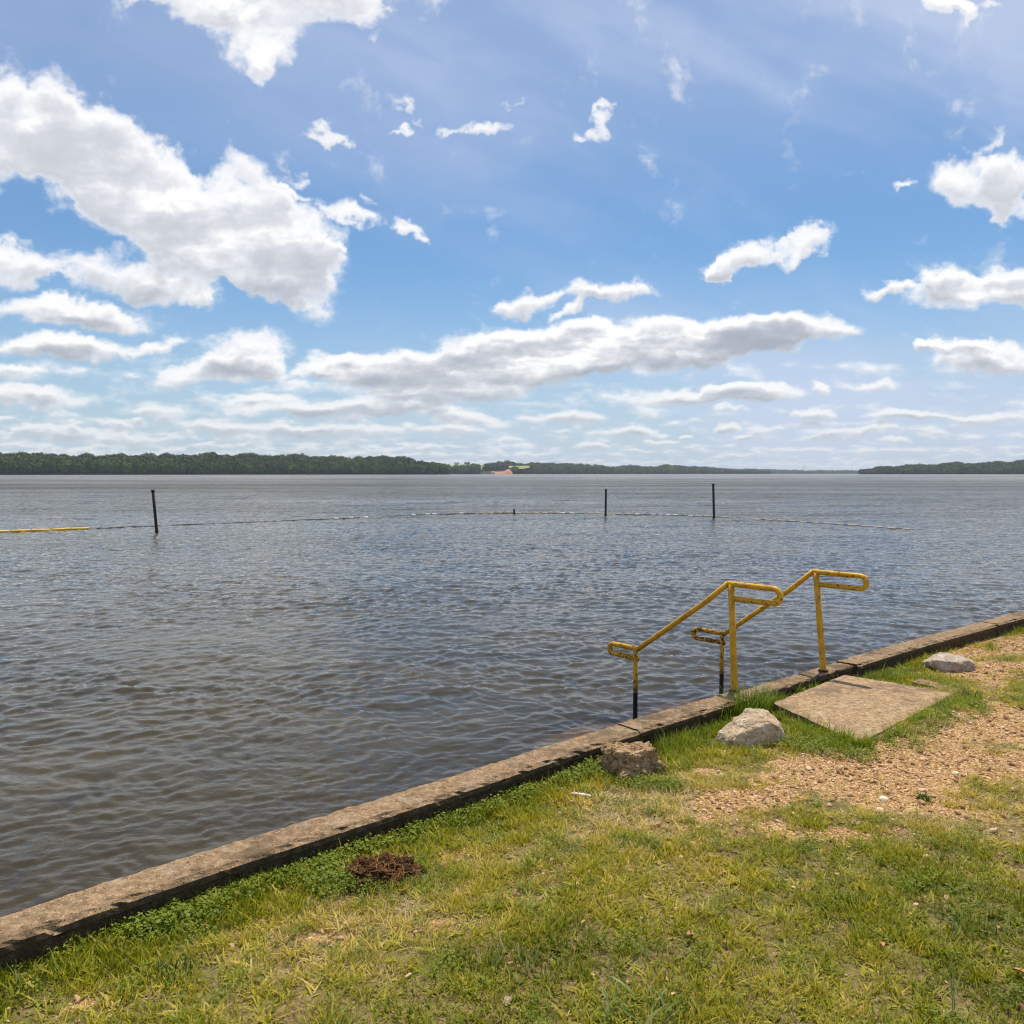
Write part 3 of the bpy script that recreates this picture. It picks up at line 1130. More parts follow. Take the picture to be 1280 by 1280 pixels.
def carved_rock(name, loc, size, planes, rz, seed, mat, noise_amp=.05, sub=6, sink=.12, sharp=26.0, parent=None):
    """rock cut by planes: each is (direction, distance) on the unit shape, scaled by size afterwards"""
    bm = bmesh.new()
    bmesh.ops.create_icosphere(bm, subdivisions=sub, radius=1.0)
    n = np.array([v.co[:] for v in bm.verts])
    pd = np.array([p[0] for p in planes], float)
    pd /= np.linalg.norm(pd, axis=1)[:, None]
    dd = np.array([p[1] for p in planes])
    dots = n @ pd.T
    inv = np.maximum(dots / dd[None, :], 1e-3)
    r = 1.0 / (np.sum(inv ** sharp, axis=1) ** (1 / sharp))
    P = n * r[:, None]
    for i, v in enumerate(bm.verts):
        q = Vector(P[i])
        d = noise.fractal(q * 2.6 + Vector((seed, 0, 0)), .85, 2.1, 8) * noise_amp
        d2 = (noise.ridged_multi_fractal(q * 3.3 + Vector((0, seed, 0)), .9, 2.2, 4, 1.0, 2.0) - 1.0) * noise_amp * .35
        q = q * (1 + d + d2)
        v.co = Vector((q.x * size[0] / 2, q.y * size[1] / 2, q.z * size[2] / 2))
    zmin = min(v.co.z for v in bm.verts)
    for v in bm.verts:
        v.co.z -= zmin + sink * size[2]
    o = bm_obj(name, bm, mat, parent, loc, size[0] < .1)
    o.rotation_euler = (0, 0, rz)
    return o


MAT_LIME = rock_material('pale_limestone', (.25, .17, .10), (.52, .40, .27), (.74, .64, .50), (.44, .25, .12))
MAT_GREYROCK = rock_material('grey_limestone', (.20, .155, .12), (.45, .38, .31), (.64, .57, .48), (.30, .21, .14))
MAT_CHUNK = rock_material('rough_rubble', (.12, .070, .034), (.42, .275, .145), (.70, .52, .32), (.28, .175, .09), 1.4, bump=1.0)

p = on_ground(942, 928)
o = carved_rock('rock', (p.x, p.y, p.z), (.385, .29, .31), [
    ((-.42, -.35, .85), .62), ((.10, .25, .96), .86), ((.62, -.2, .75), .74), ((.95, -.1, .1), .93), ((-.9, -.2, .1), 1.0),
    ((-.2, -.95, .15), .86), ((.5, -.85, .05), .88), ((0, .9, .3), .8), ((-.5, .7, .5), .8), ((0, 0, -1), .75), ((-.25, -.55, .8), .72), ((-.8, -.1, .7), .62)], .05, 3.1, MAT_LIME, .085)
tag(o, 'pale cream limestone rock with a peaked top, beside the left corner of the concrete slab', 'rock')
p = on_ground(1188, 837)
o = carved_rock('rock', (p.x, p.y, p.z), (.385, .30, .26), [
    ((-.05, -.25, 1), .50), ((.6, -.1, .8), .70), ((.95, -.3, .25), .95), ((-.95, -.1, -.2), .98), ((-.3, -.95, .05), .92),
    ((.45, -.9, .1), .90), ((0, .9, .2), .9), ((-.7, .2, .7), .74), ((0, 0, -1), .7), ((.3, .3, .9), .60)], -.12, 8.7, MAT_GREYROCK, .08)
tag(o, 'flat-topped light grey rock in the grass near the far part of the wall', 'rock')
p = on_ground(790, 968)
o = carved_rock('rubble_block', (p.x, p.y + .02, p.z), (.345, .26, .25), [
    ((0, -.15, 1), .76), ((.2, .3, .95), .74), ((-1, 0, .05), .85), ((1, -.05, .15), .86), ((0, -1, .25), .82), ((0, 1, 0), .85), ((0, 0, -1), .7),
    ((.7, -.2, .7), .95), ((-.5, -.8, .3), .88)], .56, 5.3, MAT_CHUNK, .20, sink=.10)
tag(o, 'rough brown block of broken concrete rubble leaning against the wall below its crack', 'rubble')

# small whitish stones one can pick out
for (px, py, sz, lab) in ((634, 1257, .028, 'small cream pebble lying in the lawn near the bottom of the picture'),
                          (619, 1054, .016, 'tiny white stone in the thin grass left of the white plastic tip'),
                          (1067, 1032, .024, 'small white stone at the lower edge of the bare gravel patch')):
    p = on_ground(px, py)
    o = carved_rock('pebble', (p.x, p.y, p.z + .012), (sz, sz * .8, sz * .7), [((0, 0, 1), .8), ((.7, .3, .4), .85), ((-.7, .2, .5), .85), ((0, -1, .2), .85), ((0, 0, -1), .8), ((0, 1, 0), .9)], 1.1, sz * 90, MAT_LIME, .05, sub=3, sink=.05)
    tag(o, lab, 'stone')


# ---------------------------------------------------------------- litter and the torn root clod
def plain(name, col, rough=.6, spec=.4, var=.15, scale=30):
    m, g, out = new_mat(name)
    P = g.coord('Object')
    n = g.noise(P, scale, 4, .6)
    c = g.mix(g.rng(n, .3, .7), tuple(q * (1 - var) for q in col), tuple(min(1, q * (1 + var)) for q in col))
    principled(g, out, c, rough, g.bump(n, .2, .002), spec=spec)
    return m


p = on_ground(726, 998)
root = empty('plastic_tip', (p.x, p.y, p.z + .022), R(-8))
mw = plain('white_plastic', (.78, .77, .74), .4)
bm = bmesh.new()
tube(bm, [(-.05, 0, 0), (-.02, 0, 0), (.012, 0, 0), (.03, 0, 0)], [.0085, .009, .0085, .0075], 14)
bm_obj('barrel', bm, mw, root, (0, 0, 0), True)
bm = bmesh.new()
vs = [bm.verts.new(c) for c in ((.028, -.008, -.003), (.028, .008, -.003), (.055, .006, -.002), (.055, -.006, -.002), (.028, -.008, .004), (.028, .008, .004), (.055, .006, .001), (.055, -.006, .001))]
for f in ((0, 1, 2, 3), (7, 6, 5, 4), (0, 4, 5, 1), (1, 5, 6, 2), (2, 6, 7, 3), (3, 7, 4, 0)):
    bm.faces.new([vs[k] for k in f])
bm_obj('mouthpiece', bm, mw, root, (0, 0, 0))
root.rotation_euler = (0, R(3), R(-8))
tag(root, 'white plastic cigar tip littering the grass below the rubble block', 'litter')


def clod_material():
    m, g, out = new_mat('red_earth')
    P = g.coord('Object')
    a = g.noise(P, 22, 6, .7)
    b = g.noise(P, 90, 4, .7)
    col = g.ramp(g.add(g.mul(a, .6), g.mul(b, .4)), [(.38, (.018, .009, .004)), (.52, (.085, .042, .018)), (.64, (.24, .125, .05)), (.78, (.46, .30, .15))])
    principled(g, out, col, .95, g.bump(g.add(a, g.mul(b, .6)), 1.0, .02), spec=.15)
    return m


p = on_ground(480, 1102)
root = empty('root_clod', (p.x, p.y, p.z), .15)
mc = clod_material()
o = carved_rock('earth', (0, .02, 0), (.27, .18, .115), [((0, -.2, 1), .8), ((1, 0, .4), .9), ((-1, 0, .4), .9), ((0, -1, .5), .8), ((0, 1, .5), .9), ((0, 0, -1), .7), ((.6, -.3, .7), .85), ((-.6, -.4, .7), .88)], 0, 4.4, mc, .42, sub=5, sink=.16, sharp=7, parent=root)
rs = random.Random(12)
mroot = plain('dry_root', (.42, .22, .08), .9, .1)
bm = bmesh.new()
for k in range(420):
    a = rs.uniform(0, 6.283)
    rr = rs.uniform(.02, .13)
    q = Vector((math.cos(a) * rr * 1.05, .02 + math.sin(a) * rr * .62, rs.uniform(.02, .10) * (1 - rr * 3)))
    pts = [q.copy()]
    dv = Vector((rs.gauss(0, 1), rs.gauss(-.5, 1), rs.gauss(.1, .6))).normalized()
    for s in range(3):
        dv = (dv + Vector((rs.gauss(0, .5), rs.gauss(0, .5), rs.gauss(-.25, .4)))).normalized()
        q = q + dv * rs.uniform(.010, .028)
        pts.append(q.copy())
    tube(bm, pts, [.0014, .0012, .0009, .0005], 4)
tag(bm_obj('roots', bm, mroot, root, (0, 0, 0)), kind='stuff')
tag(root, 'clod of red-brown earth with torn roots in the grass by the near stretch of wall', 'clod of earth')

# fallen leaves that catch the eye
ml = plain('orange_leaf', (.42, .20, .08), .7)
for (px, py, a, sz, lab) in ((863, 1176, .4, .020, 'small curled orange leaf lying in the lawn right of the middle'),
                             (1102, 1189, 1.4, .018, 'small pale orange leaf in the green lawn at lower right'),
                             (1276, 1225, 2.2, .026, 'brownish orange leaf in the grass at the far lower right corner')):
    p = on_ground(px, py)
    V = []
    for i in range(7):
        t = i / 6
        wdt = math.sin(math.pi * min(1, t * .9 + .06)) * .34
        for s in (-1, 0, 1):
            V.append(((t - .5) * 2 * sz, s * wdt * sz * 1.6, abs(s) * .25 * sz + .2 * sz * math.sin(t * 3)))
    F = [(i * 3 + j, i * 3 + j + 3, i * 3 + j + 4, i * 3 + j + 1) for i in range(6) for j in range(2)]
    o = mesh_np('fallen_leaf', np.array(V), np.array(F), ml, True, None, (p.x, p.y, p.z + .025))
    o.rotation_euler = (.2, .1, a)
    tag(o, lab, 'leaf')

# ---------------------------------------------------------------- swimming-area posts
MAT_POST = rust_material()


def marker_post(foot_px, top_px, rad, label, lit=False, parts=True):
    f = at(foot_px[0], foot_px[1], 0)
    d = ray(*top_px)
    k = f.y / d.y
    top = Vector((0, 0, CAM_H)) + d * k
    root = empty('marker_post', (f.x, f.y, 0))
    v = top - f
    bm = bmesh.new()
    tube(bm, [v * (-1.2 / v.length), Vector((0, 0, 0)), v * .5, v * .97], rad, 12)
    bm_obj('pole', bm, MAT_POST, root, (0, 0, 0), True)
    bm = bmesh.new()
    tube(bm, [v * .955, v * .985, v], [rad * 1.28, rad * 1.28, rad * .9], 12)
    bm_obj('cap', bm, MAT_POST, root, (0, 0, 0), True)
    if v.length > .6:
        bm = bmesh.new()
        u = v.normalized()
        rr = rad * 1.5
        ring = [Vector((math.cos(a) * rr, math.sin(a) * rr, .05 + .01 * math.sin(3 * a))) for a in [2 * math.pi * i / 16 for i in range(17)]]
        tube(bm, ring, .012, 6)
        bm_obj('rope_ring', bm, MAT_POST, root, (0, 0, 0), True)
    tag(root, label, 'post', 'posts that mark the swimming area')


marker_post((196, 665.5), (191, 612), .052, 'dark leaning post in the lake at the left, nearest the shore of the marker posts')
marker_post((757, 644), (757.5, 611.5), .052, 'shorter upright dark post in the lake, left one of the pair beyond the handrails')
marker_post((892.5, 647.5), (891.5, 604.5), .056, 'taller dark post in the lake, right one of the pair beyond the handrails')
marker_post((643, 642), (642.5, 636.5), .05, 'short dark stub of a post just above the water on the float line')

# ---------------------------------------------------------------- float line
def build_float_line():
    px = [(-150, 670), (0, 665.5), (110, 661.5), (196, 657.5), (300, 653.5), (420, 648.5), (520, 644), (600, 641.3), (660, 641.3), (757, 642.6), (820, 643.6), (892, 646), (980, 651), (1060, 656.5), (1135, 662)]
    P = [at(a, b, 0) for a, b in px]
    cs = np.concatenate([[0], np.cumsum([(P[i + 1] - P[i]).length for i in range(len(P) - 1)])])
    X, Y = np.array([p.x for p in P]), np.array([p.y for p in P])
    root = empty('float_line', (P[8].x, P[8].y, 0))
    inv = Vector((-P[8].x, -P[8].y, 0))
    f_at = lambda s: Vector((float(np.interp(s, cs, X)) , float(np.interp(s, cs, Y)), 0))
    bm = bmesh.new()
    n = int(cs[-1] / .5)
    tube(bm, [f_at(cs[-1] * i / n) + Vector((0, 0, .012 + .010 * math.sin(i * 1.3))) for i in range(n + 1)], .013, 6)
    bm_obj('rope', bm, plain('wet_rope', (.07, .065, .05), .9), root, inv)
    mats = {'yellow': plain('yellow_float', (.78, .50, .05), .5), 'orange': plain('faded_orange_float', (.66, .47, .32), .6),
            'white': plain('white_float', (.72, .72, .70), .5), 'dark': plain('algae_float', (.05, .045, .035), .8), 'tan': plain('tan_float', (.56, .45, .33), .6)}
    meshes = {}
    for kind, (L, rad) in {'yellow': (.62, .042), 'orange': (.30, .030), 'white': (.26, .034), 'dark': (.14, .022), 'tan': (.40, .024)}.items():
        bm = bmesh.new()
        tube(bm, [(-L / 2, 0, 0), (-L / 2 + .02, 0, 0), (0, 0, 0), (L / 2 - .02, 0, 0), (L / 2, 0, 0)], [rad * .6, rad, rad, rad, rad * .6], 8)
        me = bpy.data.meshes.new('float_' + kind)
        for f in bm.faces:
            f.smooth = True
        bm.to_mesh(me)
        bm.free()
        me.materials.append(mats[kind])
        meshes[kind] = me
    rs = random.Random(4)
    s = 0.2
    cnt = 0
    while s < cs[-1] and cnt < 290:
        p = f_at(s)
        x_img = 640 + 1024 * p.x / p.y
        if x_img < 118:
            kind, gap = 'yellow', .66
        elif x_img < 400:
            kind, gap = 'dark', .46
        elif x_img < 600:
            kind, gap = rs.choice(['dark', 'dark', 'white']), .42
        elif x_img < 690:
            kind, gap = rs.choice(['orange', 'orange', 'orange', 'tan']), .50
        elif x_img < 735:
            kind, gap = rs.choice(['white', 'dark']), .5
        elif x_img < 790:
            kind, gap = 'orange', .50
        elif x_img < 870:
            kind, gap = rs.choice(['white', 'white', 'white', 'dark']), .42
        elif x_img < 945:
            kind, gap = rs.choice(['dark', 'dark', 'tan']), .5
        else:
            kind, gap = 'tan', .66
        q = f_at(s + .1)
        o = bpy.data.objects.new('float', meshes[kind])
        link(o, root)
        o.location = p + inv + Vector((0, 0, {'yellow': .03, 'orange': .028, 'white': .025, 'dark': .008, 'tan': .018}[kind] + rs.uniform(-.008, .008)))
        o.rotation_euler = (0, rs.uniform(-.03, .03), math.atan2(q.y - p.y, q.x - p.x) + rs.uniform(-.03, .03))
        s += gap
        cnt += 1
    tag(root, 'line of small yellow, orange and white floats strung across the lake round the swimming area', 'float line')


build_float_line()

# ---------------------------------------------------------------- far shores
def ridge_fn(pts):
    xs = np.array([p[0] for p in pts], float)
    hs = np.array([p[1] for p in pts], float)
    return lambda x: np.interp(x, xs, hs)


def earth_material(name, lo, hi, patch=None):
    m, g, out = new_mat(name)
    P = g.coord('Object')
    col = g.ramp(g.noise(P, .05, 6, .6), [(.35, lo), (.65, hi)])
    principled(g, out, col, .95, spec=.1)
    return m


MAT_FORESTFLOOR = earth_material('forest_floor', (.020, .030, .010), (.040, .050, .018))


def leaf_crown_mesh(name, mat, seed, n=170, r=1.0, squash=.85, conifer=False):
    rs = np.random.RandomState(seed)
    lob = rs.normal(size=(9, 3))
    lob /= np.linalg.norm(lob, axis=1)[:, None]
    V, F, A = [], [], []
    # loose clump leaves over a lobed crown, plus a rough core
    bm = bmesh.new()
    bmesh.ops.create_icosphere(bm, subdivisions=2, radius=.80)
    off = Vector((seed * 3.7, 0, 0))
    for v in bm.verts:
        k = noise.fractal(v.co * 1.7 + off, 1, 2, 3)
        v.co = v.co * (1 + .35 * k)
        if conifer:
            v.co.x *= (1.0 - v.co.z * .6) * .6
            v.co.y *= (1.0 - v.co.z * .6) * .6
            v.co.z *= 1.5
        v.co.z *= squash
    core_v = np.array([v.co[:] for v in bm.verts])
    core_f = np.array([[q.index for q in f.verts] for f in bm.faces])
    bm.free()
    V.append(core_v)
    A.append(np.full(len(core_v), .35))
    base = len(core_v)
    for k in range(n):
        d = rs.normal(size=3)
        d /= np.linalg.norm(d)
        if d[2] < -.5:
            d[2] *= -1
        kk = noise.fractal(Vector(d) * .8 * 1.7 + off, 1, 2, 3)
        rad = (.80 * (1 + .35 * kk)) * (1.0 + rs.uniform(-.06, .22))
        c = d * rad
        if conifer:
            c[0] *= (1.0 - c[2] * .6) * .6
            c[1] *= (1.0 - c[2] * .6) * .6
            c[2] *= 1.5
        c[2] *= squash
        u = rs.normal(size=3)
        u -= d * u.dot(d) * .5
        u /= np.linalg.norm(u)
        w = np.cross(d, u)
        s = rs.uniform(.10, .22)
        q = rs.uniform(.5, 1.0)
        V.append(np.array([c - u * s, c + w * s * q, c + u * s, c - w * s * q + d * s * .4]))
        A.append(np.full(4, rs.uniform(0, 1)))
        F.append([base, base + 1, base + 2, base + 3])
        base += 4
    me_o = mesh_np(name, np.concatenate(V) * r, [core_f, np.array(F)], mat)
    set_attr(me_o, 'v', np.concatenate(A))
    sc.collection.objects.unlink(me_o)
    return me_o


def crown_material():
    m, g, out = new_mat('far_foliage')
    t = g.attr('tint', 'INSTANCER')
    v = g.attr('v')
    P = g.pos()
    zone = g.noise(P, .012, 3, .5)
    col = g.ramp(g.add(g.mul(t, .55), g.add(g.mul(v, .25), g.mul(zone, .25))), [(.15, (.018, .036, .008)), (.45, (.040, .068, .012)), (.75, (.085, .115, .020)), (1.0, (.16, .17, .04))])
    principled(g, out, col, .8, spec=.15)
    return m


def proto_collection(name, objs):
    c = bpy.data.collections.new(name)
    for o in objs:
        c.objects.link(o)
    return c


def scatter(name, pts, rot, scale, idx, tint, coll, extra=None):
    """one 'stuff' object: points carrying instances of the prototypes in coll"""
    me = bpy.data.meshes.new(name)
    n = len(pts)
    me.vertices.add(n)
    me.vertices.foreach_set('co', np.asarray(pts, np.float32).ravel())
    a = me.attributes.new('rot', 'FLOAT_VECTOR', 'POINT')
    a.data.foreach_set('vector', np.asarray(rot, np.float32).ravel())
    a = me.attributes.new('scl', 'FLOAT_VECTOR', 'POINT')
    a.data.foreach_set('vector', np.asarray(scale, np.float32).ravel())
    a = me.attributes.new('idx', 'INT', 'POINT')
    a.data.foreach_set('value', np.asarray(idx, np.int32))
    a = me.attributes.new('tint', 'FLOAT', 'POINT')
    a.data.foreach_set('value', np.asarray(tint, np.float32))
    if extra:
        for k, v in extra.items():
            a = me.attributes.new(k, 'FLOAT', 'POINT')
            a.data.foreach_set('value', np.asarray(v, np.float32))
    me.update()
    o = link(bpy.data.objects.new(name, me))
    t = bpy.data.node_groups.new(name + '_scatter', 'GeometryNodeTree')
    t.interface.new_socket('Geometry', in_out='INPUT', socket_type='NodeSocketGeometry')
    t.interface.new_socket('Geometry', in_out='OUTPUT', socket_type='NodeSocketGeometry')
    gi, go = t.nodes.new('NodeGroupInput'), t.nodes.new('NodeGroupOutput')
    ci = t.nodes.new('GeometryNodeCollectionInfo')
    ci.inputs['Collection'].default_value = coll
    ci.inputs['Separate Children'].default_value = True
    ci.inputs['Reset Children'].default_value = True
    iop = t.nodes.new('GeometryNodeInstanceOnPoints')
    iop.inputs['Pick Instance'].default_value = True

    def na(nm, ty):
        q = t.nodes.new('GeometryNodeInputNamedAttribute')
        q.data_type = ty
        q.inputs['Name'].default_value = nm
        return q.outputs['Attribute']
    t.links.new(gi.outputs[0], iop.inputs['Points'])
    t.links.new(ci.outputs[0], iop.inputs['Instance'])
    t.links.new(na('idx', 'INT'), iop.inputs['Instance Index'])
    e2r = t.nodes.new('FunctionNodeEulerToRotation')
    t.links.new(na('rot', 'FLOAT_VECTOR'), e2r.inputs[0])
    t.links.new(e2r.outputs[0], iop.inputs['Rotation'])
    t.links.new(na('scl', 'FLOAT_VECTOR'), iop.inputs['Scale'])
    t.links.new(iop.outputs[0], go.inputs[0])
    md = o.modifiers.new('scatter', 'NODES')
    md.node_group = t
    return o


MAT_CROWN = crown_material()
_crowns = [leaf_crown_mesh('crown_%02d' % k, MAT_CROWN, k + 1, conifer=False) for k in range(6)]
CROWNS = proto_collection('crown_prototypes', _crowns)


def shore(name, x0, x1, dist, ridge, depth, tree, spacing, seed, label, gaps=(), skew=0.0):
    """a wooded hill on the far shore: ridge(px) gives its height above the horizon in picture units"""
    rs = np.random.RandomState(seed)
    xs = np.linspace(x0, x1, 260)
    ts = np.linspace(0, 1, 26)
    PX, T = np.meshgrid(xs, ts)
    far = dist + skew * (PX - (x0 + x1) / 2)
    Yd = far + T * depth * 2.2
    hr = np.maximum(ridge(PX), 0) / 1024 * far
    prof = np.where(T < .45, sstep(-.05, .45, T) ** .8, 1 - .5 * sstep(.45, 1, T))
    top = np.maximum(hr - tree * .75, 1.0)
    # side taper so the land ends in a low point
    Z = top * prof + .3
    Z = Z + fbm(PX * .022, T * 2.2, 4, .5, seed) * top * .55 * prof * sstep(1.0, .3, T)
    Z[0] = -2
    X = (PX - 640) / 1024 * Yd
    # keep the shape true in plan: bearings meet at the camera only by construction of the ridge data
    V = np.stack([X.ravel(), Yd.ravel(), Z.ravel()], 1)
    nd = len(xs)
    i = (np.arange(len(ts) - 1)[:, None] * nd + np.arange(nd - 1)[None, :]).ravel()
    F = np.stack([i, i + 1, i + nd + 1, i + nd], 1)
    o = mesh_np('hills', V, F, MAT_FORESTFLOOR, True)
    tag(o, kind='structure')
    # trees on the face and crest that can be seen
    wid = (x1 - x0) / 1024 * dist
    nx, ny = int(wid / spacing), int(depth * 1.15 / spacing)
    gx, gt = np.meshgrid(np.linspace(0, 1, nx), np.linspace(0.0, .52, ny))
    gx = (gx + rs.uniform(-.6, .6, gx.shape) / nx).ravel()
    gt = np.clip(gt + rs.uniform(-.6, .6, gt.shape) * .52 / ny, 0.004, 1).ravel()
    px = x0 + (x1 - x0) * gx
    fa = dist + skew * (px - (x0 + x1) / 2)
    y = fa + gt * depth * 2.2
    fi = np.clip((px - x0) / (x1 - x0) * (nd - 1), 0, nd - 1.001)
    fj = np.clip(gt * (len(ts) - 1), 0, len(ts) - 1.001)
    i0, j0 = fi.astype(int), fj.astype(int)
    u, v = fi - i0, fj - j0
    z = (Z[j0, i0] * (1 - u) + Z[j0, i0 + 1] * u) * (1 - v) + (Z[j0 + 1, i0] * (1 - u) + Z[j0 + 1, i0 + 1] * u) * v
    x = (px - 640) / 1024 * y
    ok = ridge(px) > .8
    for (a, b, t0, t1) in gaps:
        ok &= ~((px > a) & (px < b) & (gt > t0) & (gt < t1))
    h = tree * (1 + .55 * fbm(px * .045, gt * 4, 3, .5, seed + 9)) * rs.uniform(.60, 1.45, len(x)) * np.clip(.55 + ridge(px) / 16, .45, 1.0)
    big = fbm(px * .05, gt * 6, 3, .5, seed + 5)
    tint = np.clip(.42 + big * 1.3 + rs.normal(size=len(x)) * .20, 0, 1)
    n = len(x)
    pts = np.stack([x, y, np.maximum(z, .5) + h * .42], 1)[ok]
    rot = np.stack([np.zeros(n), np.zeros(n), rs.uniform(0, 6.28, n)], 1)[ok]
    wd = h * rs.uniform(.42, .62, n)
    scl = np.stack([wd, wd, h * .62], 1)[ok]
    idx = rs.choice(6, n, p=[.19, .19, .19, .19, .16, .08])[ok]
    s = scatter(name, pts, rot, scl, idx, tint[ok], CROWNS)
    tag(s, label, 'woodland', kind='stuff')


shore('woodland', -330, 556, 1500, ridge_fn([(-330, 20), (-100, 23), (0, 22.5), (50, 22.5), (80, 20.5), (115, 19.5), (150, 21.5), (190, 19.5), (215, 18.5), (245, 21.5), (290, 23), (325, 21.5), (345, 21), (380, 22.5), (400, 19.5), (430, 18), (465, 20), (500, 17.5), (520, 14), (540, 9.5), (556, 5)]),
      190, 19, 9.5, 11, 'dark green wooded hill along the far shore at the left', skew=.9)
shore('woodland', 530, 960, 3300, ridge_fn([(530, 11), (560, 12.6), (600, 12.4), (640, 12), (680, 12), (700, 11), (740, 9.5), (765, 8), (800, 8), (830, 8.5), (846, 9.0), (862, 8), (900, 5.5), (925, 4), (960, 1)]),
      330, 20, 15, 12, 'middle stretch of low wooded shore with a red clay bank at its left end', gaps=((552, 606, .16, .60), (598, 642, 0, .24), (640, 662, .08, .30)), skew=4.0)
shore('woodland', 1078, 1560, 2400, ridge_fn([(1078, 1.5), (1095, 6), (1110, 7.0), (1135, 9), (1160, 9.5), (1180, 11.0), (1215, 11.5), (1240, 13.5), (1262, 14.5), (1285, 16.0), (1400, 19), (1560, 16)]),
      260, 17, 11.5, 13, 'wooded point on the far shore at the right edge', skew=-.8)
shore('woodland', 860, 1140, 6200, ridge_fn([(860, 6.5), (900, 6), (950, 5.2), (1000, 4.2), (1060, 3.8), (1100, 4), (1140, 4)]),
      420, 22, 26, 14, 'faint blue wooded shore low on the horizon between the two nearer shores')


def far_pt(px, dist, z):
    return Vector(((px - 640) / 1024 * dist, dist, z))


def build_bank():
    """bare red clay bank with a cut terrace on the far shore"""
    m, g, out = new_mat('red_clay')
    P = g.coord('Object')
    col = g.ramp(g.noise(P, .12, 6, .65), [(.3, (.26, .12, .075)), (.55, (.40, .21, .145)), (.75, (.54, .36, .27))])
    principled(g, out, col, .95, spec=.1)
    y = 2800
    root = empty('clay_bank', far_pt(620, y, 0))
    prof = [(608, .6), (612, 1.6), (617, 3.0), (622, 3.2), (627, 3.4), (631, 4.4), (634, 6.2), (637, 6.6), (639, 4.5), (641, 1.0)]
    V, F = [], []
    rs = random.Random(7)
    for i, (px, h) in enumerate(prof):
        hm = h / 1024 * y
        for j in range(6):
            t = j / 5
            q = far_pt(px, y + t * 46 + rs.uniform(-3, 3), -2 + (hm + 2) * (t ** .7) + rs.uniform(-.4, .4) * (j > 0))
            V.append(q - root.location)
    for i in range(len(prof) - 1):
        for j in range(5):
            a = i * 6 + j
            F.append((a, a + 6, a + 7, a + 1))
    mesh_np('bank_face', np.array([v[:] for v in V]), np.array(F), m, False, root)
    tag(root, 'bare red clay bank cut into the far wooded shore just left of the middle', 'clay bank')
    # green field above
    mf = earth_material('pale_field', (.16, .20, .06), (.32, .32, .12))
    for px0, px1, hh, lab in ((556, 606, 11.6, 'pale green clearing along the crest of the far shore'), (636, 662, 10.2, 'small yellow-green field just right of the red clay bank')):
        yy = 2860
        V, F = [], []
        for i in range(12):
            px = px0 + (px1 - px0) * i / 11
            for j in range(4):
                t = j / 3
                e = .6 + .4 * math.sin(math.pi * i / 11)
                V.append(far_pt(px, yy + 40 + t * 90, (hh - 4.2 * e + 4.2 * e * t) / 1024 * yy + 2))
        for i in range(11):
            for j in range(3):
                a = i * 4 + j
                F.append((a, a + 4, a + 5, a + 1))
        o = mesh_np('clearing', np.array([v[:] for v in V]), np.array(F), mf, True)
        tag(o, lab, 'field')


build_bank()


def build_house(px, y, base, w, h, d, wall, roof, label, shed=False):
    p = far_pt(px, y, base)
    root = empty('house', p)
    bm = bmesh.new()
    bmesh.ops.create_cube(bm, size=1, matrix=Matrix.Translation((0, 0, h / 2)) @ Matrix.Diagonal((w, d, h, 1)))
    bm_obj('wall', bm, wall, root)
    bm = bmesh.new()
    e = .5
    c = [bm.verts.new(v) for v in ((-w / 2 - e, -d / 2 - e, h + .02), (w / 2 + e, -d / 2 - e, h + .02), (w / 2 + e, d / 2 + e, h + .02), (-w / 2 - e, d / 2 + e, h + .02), (-w / 2 - e, 0, h * 1.6), (w / 2 + e, 0, h * 1.6))]
    for f in ((0, 1, 5, 4), (2, 3, 4, 5), (0, 4, 3), (1, 2, 5), (0, 3, 2, 1)):
        bm.faces.new([c[k] for k in f])
    bm_obj('roof', bm, roof, root)
    for q in range(3):
        bm = bmesh.new()
        bmesh.ops.create_cube(bm, size=1, matrix=Matrix.Translation(((q - 1) * w * .3, -d / 2 - .03, h * .55)) @ Matrix.Diagonal((w * .12, .1, h * .4, 1)))
        bm_obj('window', bm, MAT_DARKGLASS, root)
    tag(root, label, 'house')


MAT_DARKGLASS = plain('dark_glass', (.03, .035, .04), .2)
mwall = plain('cream_siding', (.62, .56, .48), .8)
mroof = plain('dark_shingle', (.12, .09, .08), .9)
build_house(616.5, 2785, 1.0, 13, 5.5, 9, mwall, plain('pink_roof', (.45, .26, .20), .9), 'tiny pale house at the water below the left end of the red clay bank')
build_house(571, 2955, 34.0, 16, 5, 10, mwall, mroof, 'tiny dark-roofed house on the crest of the far shore, left one of two')
build_house(584, 2955, 34.5, 20, 6, 10, plain('red_brick_wall', (.33, .15, .10), .9), mroof, 'tiny reddish house on the crest of the far shore, right one of two')

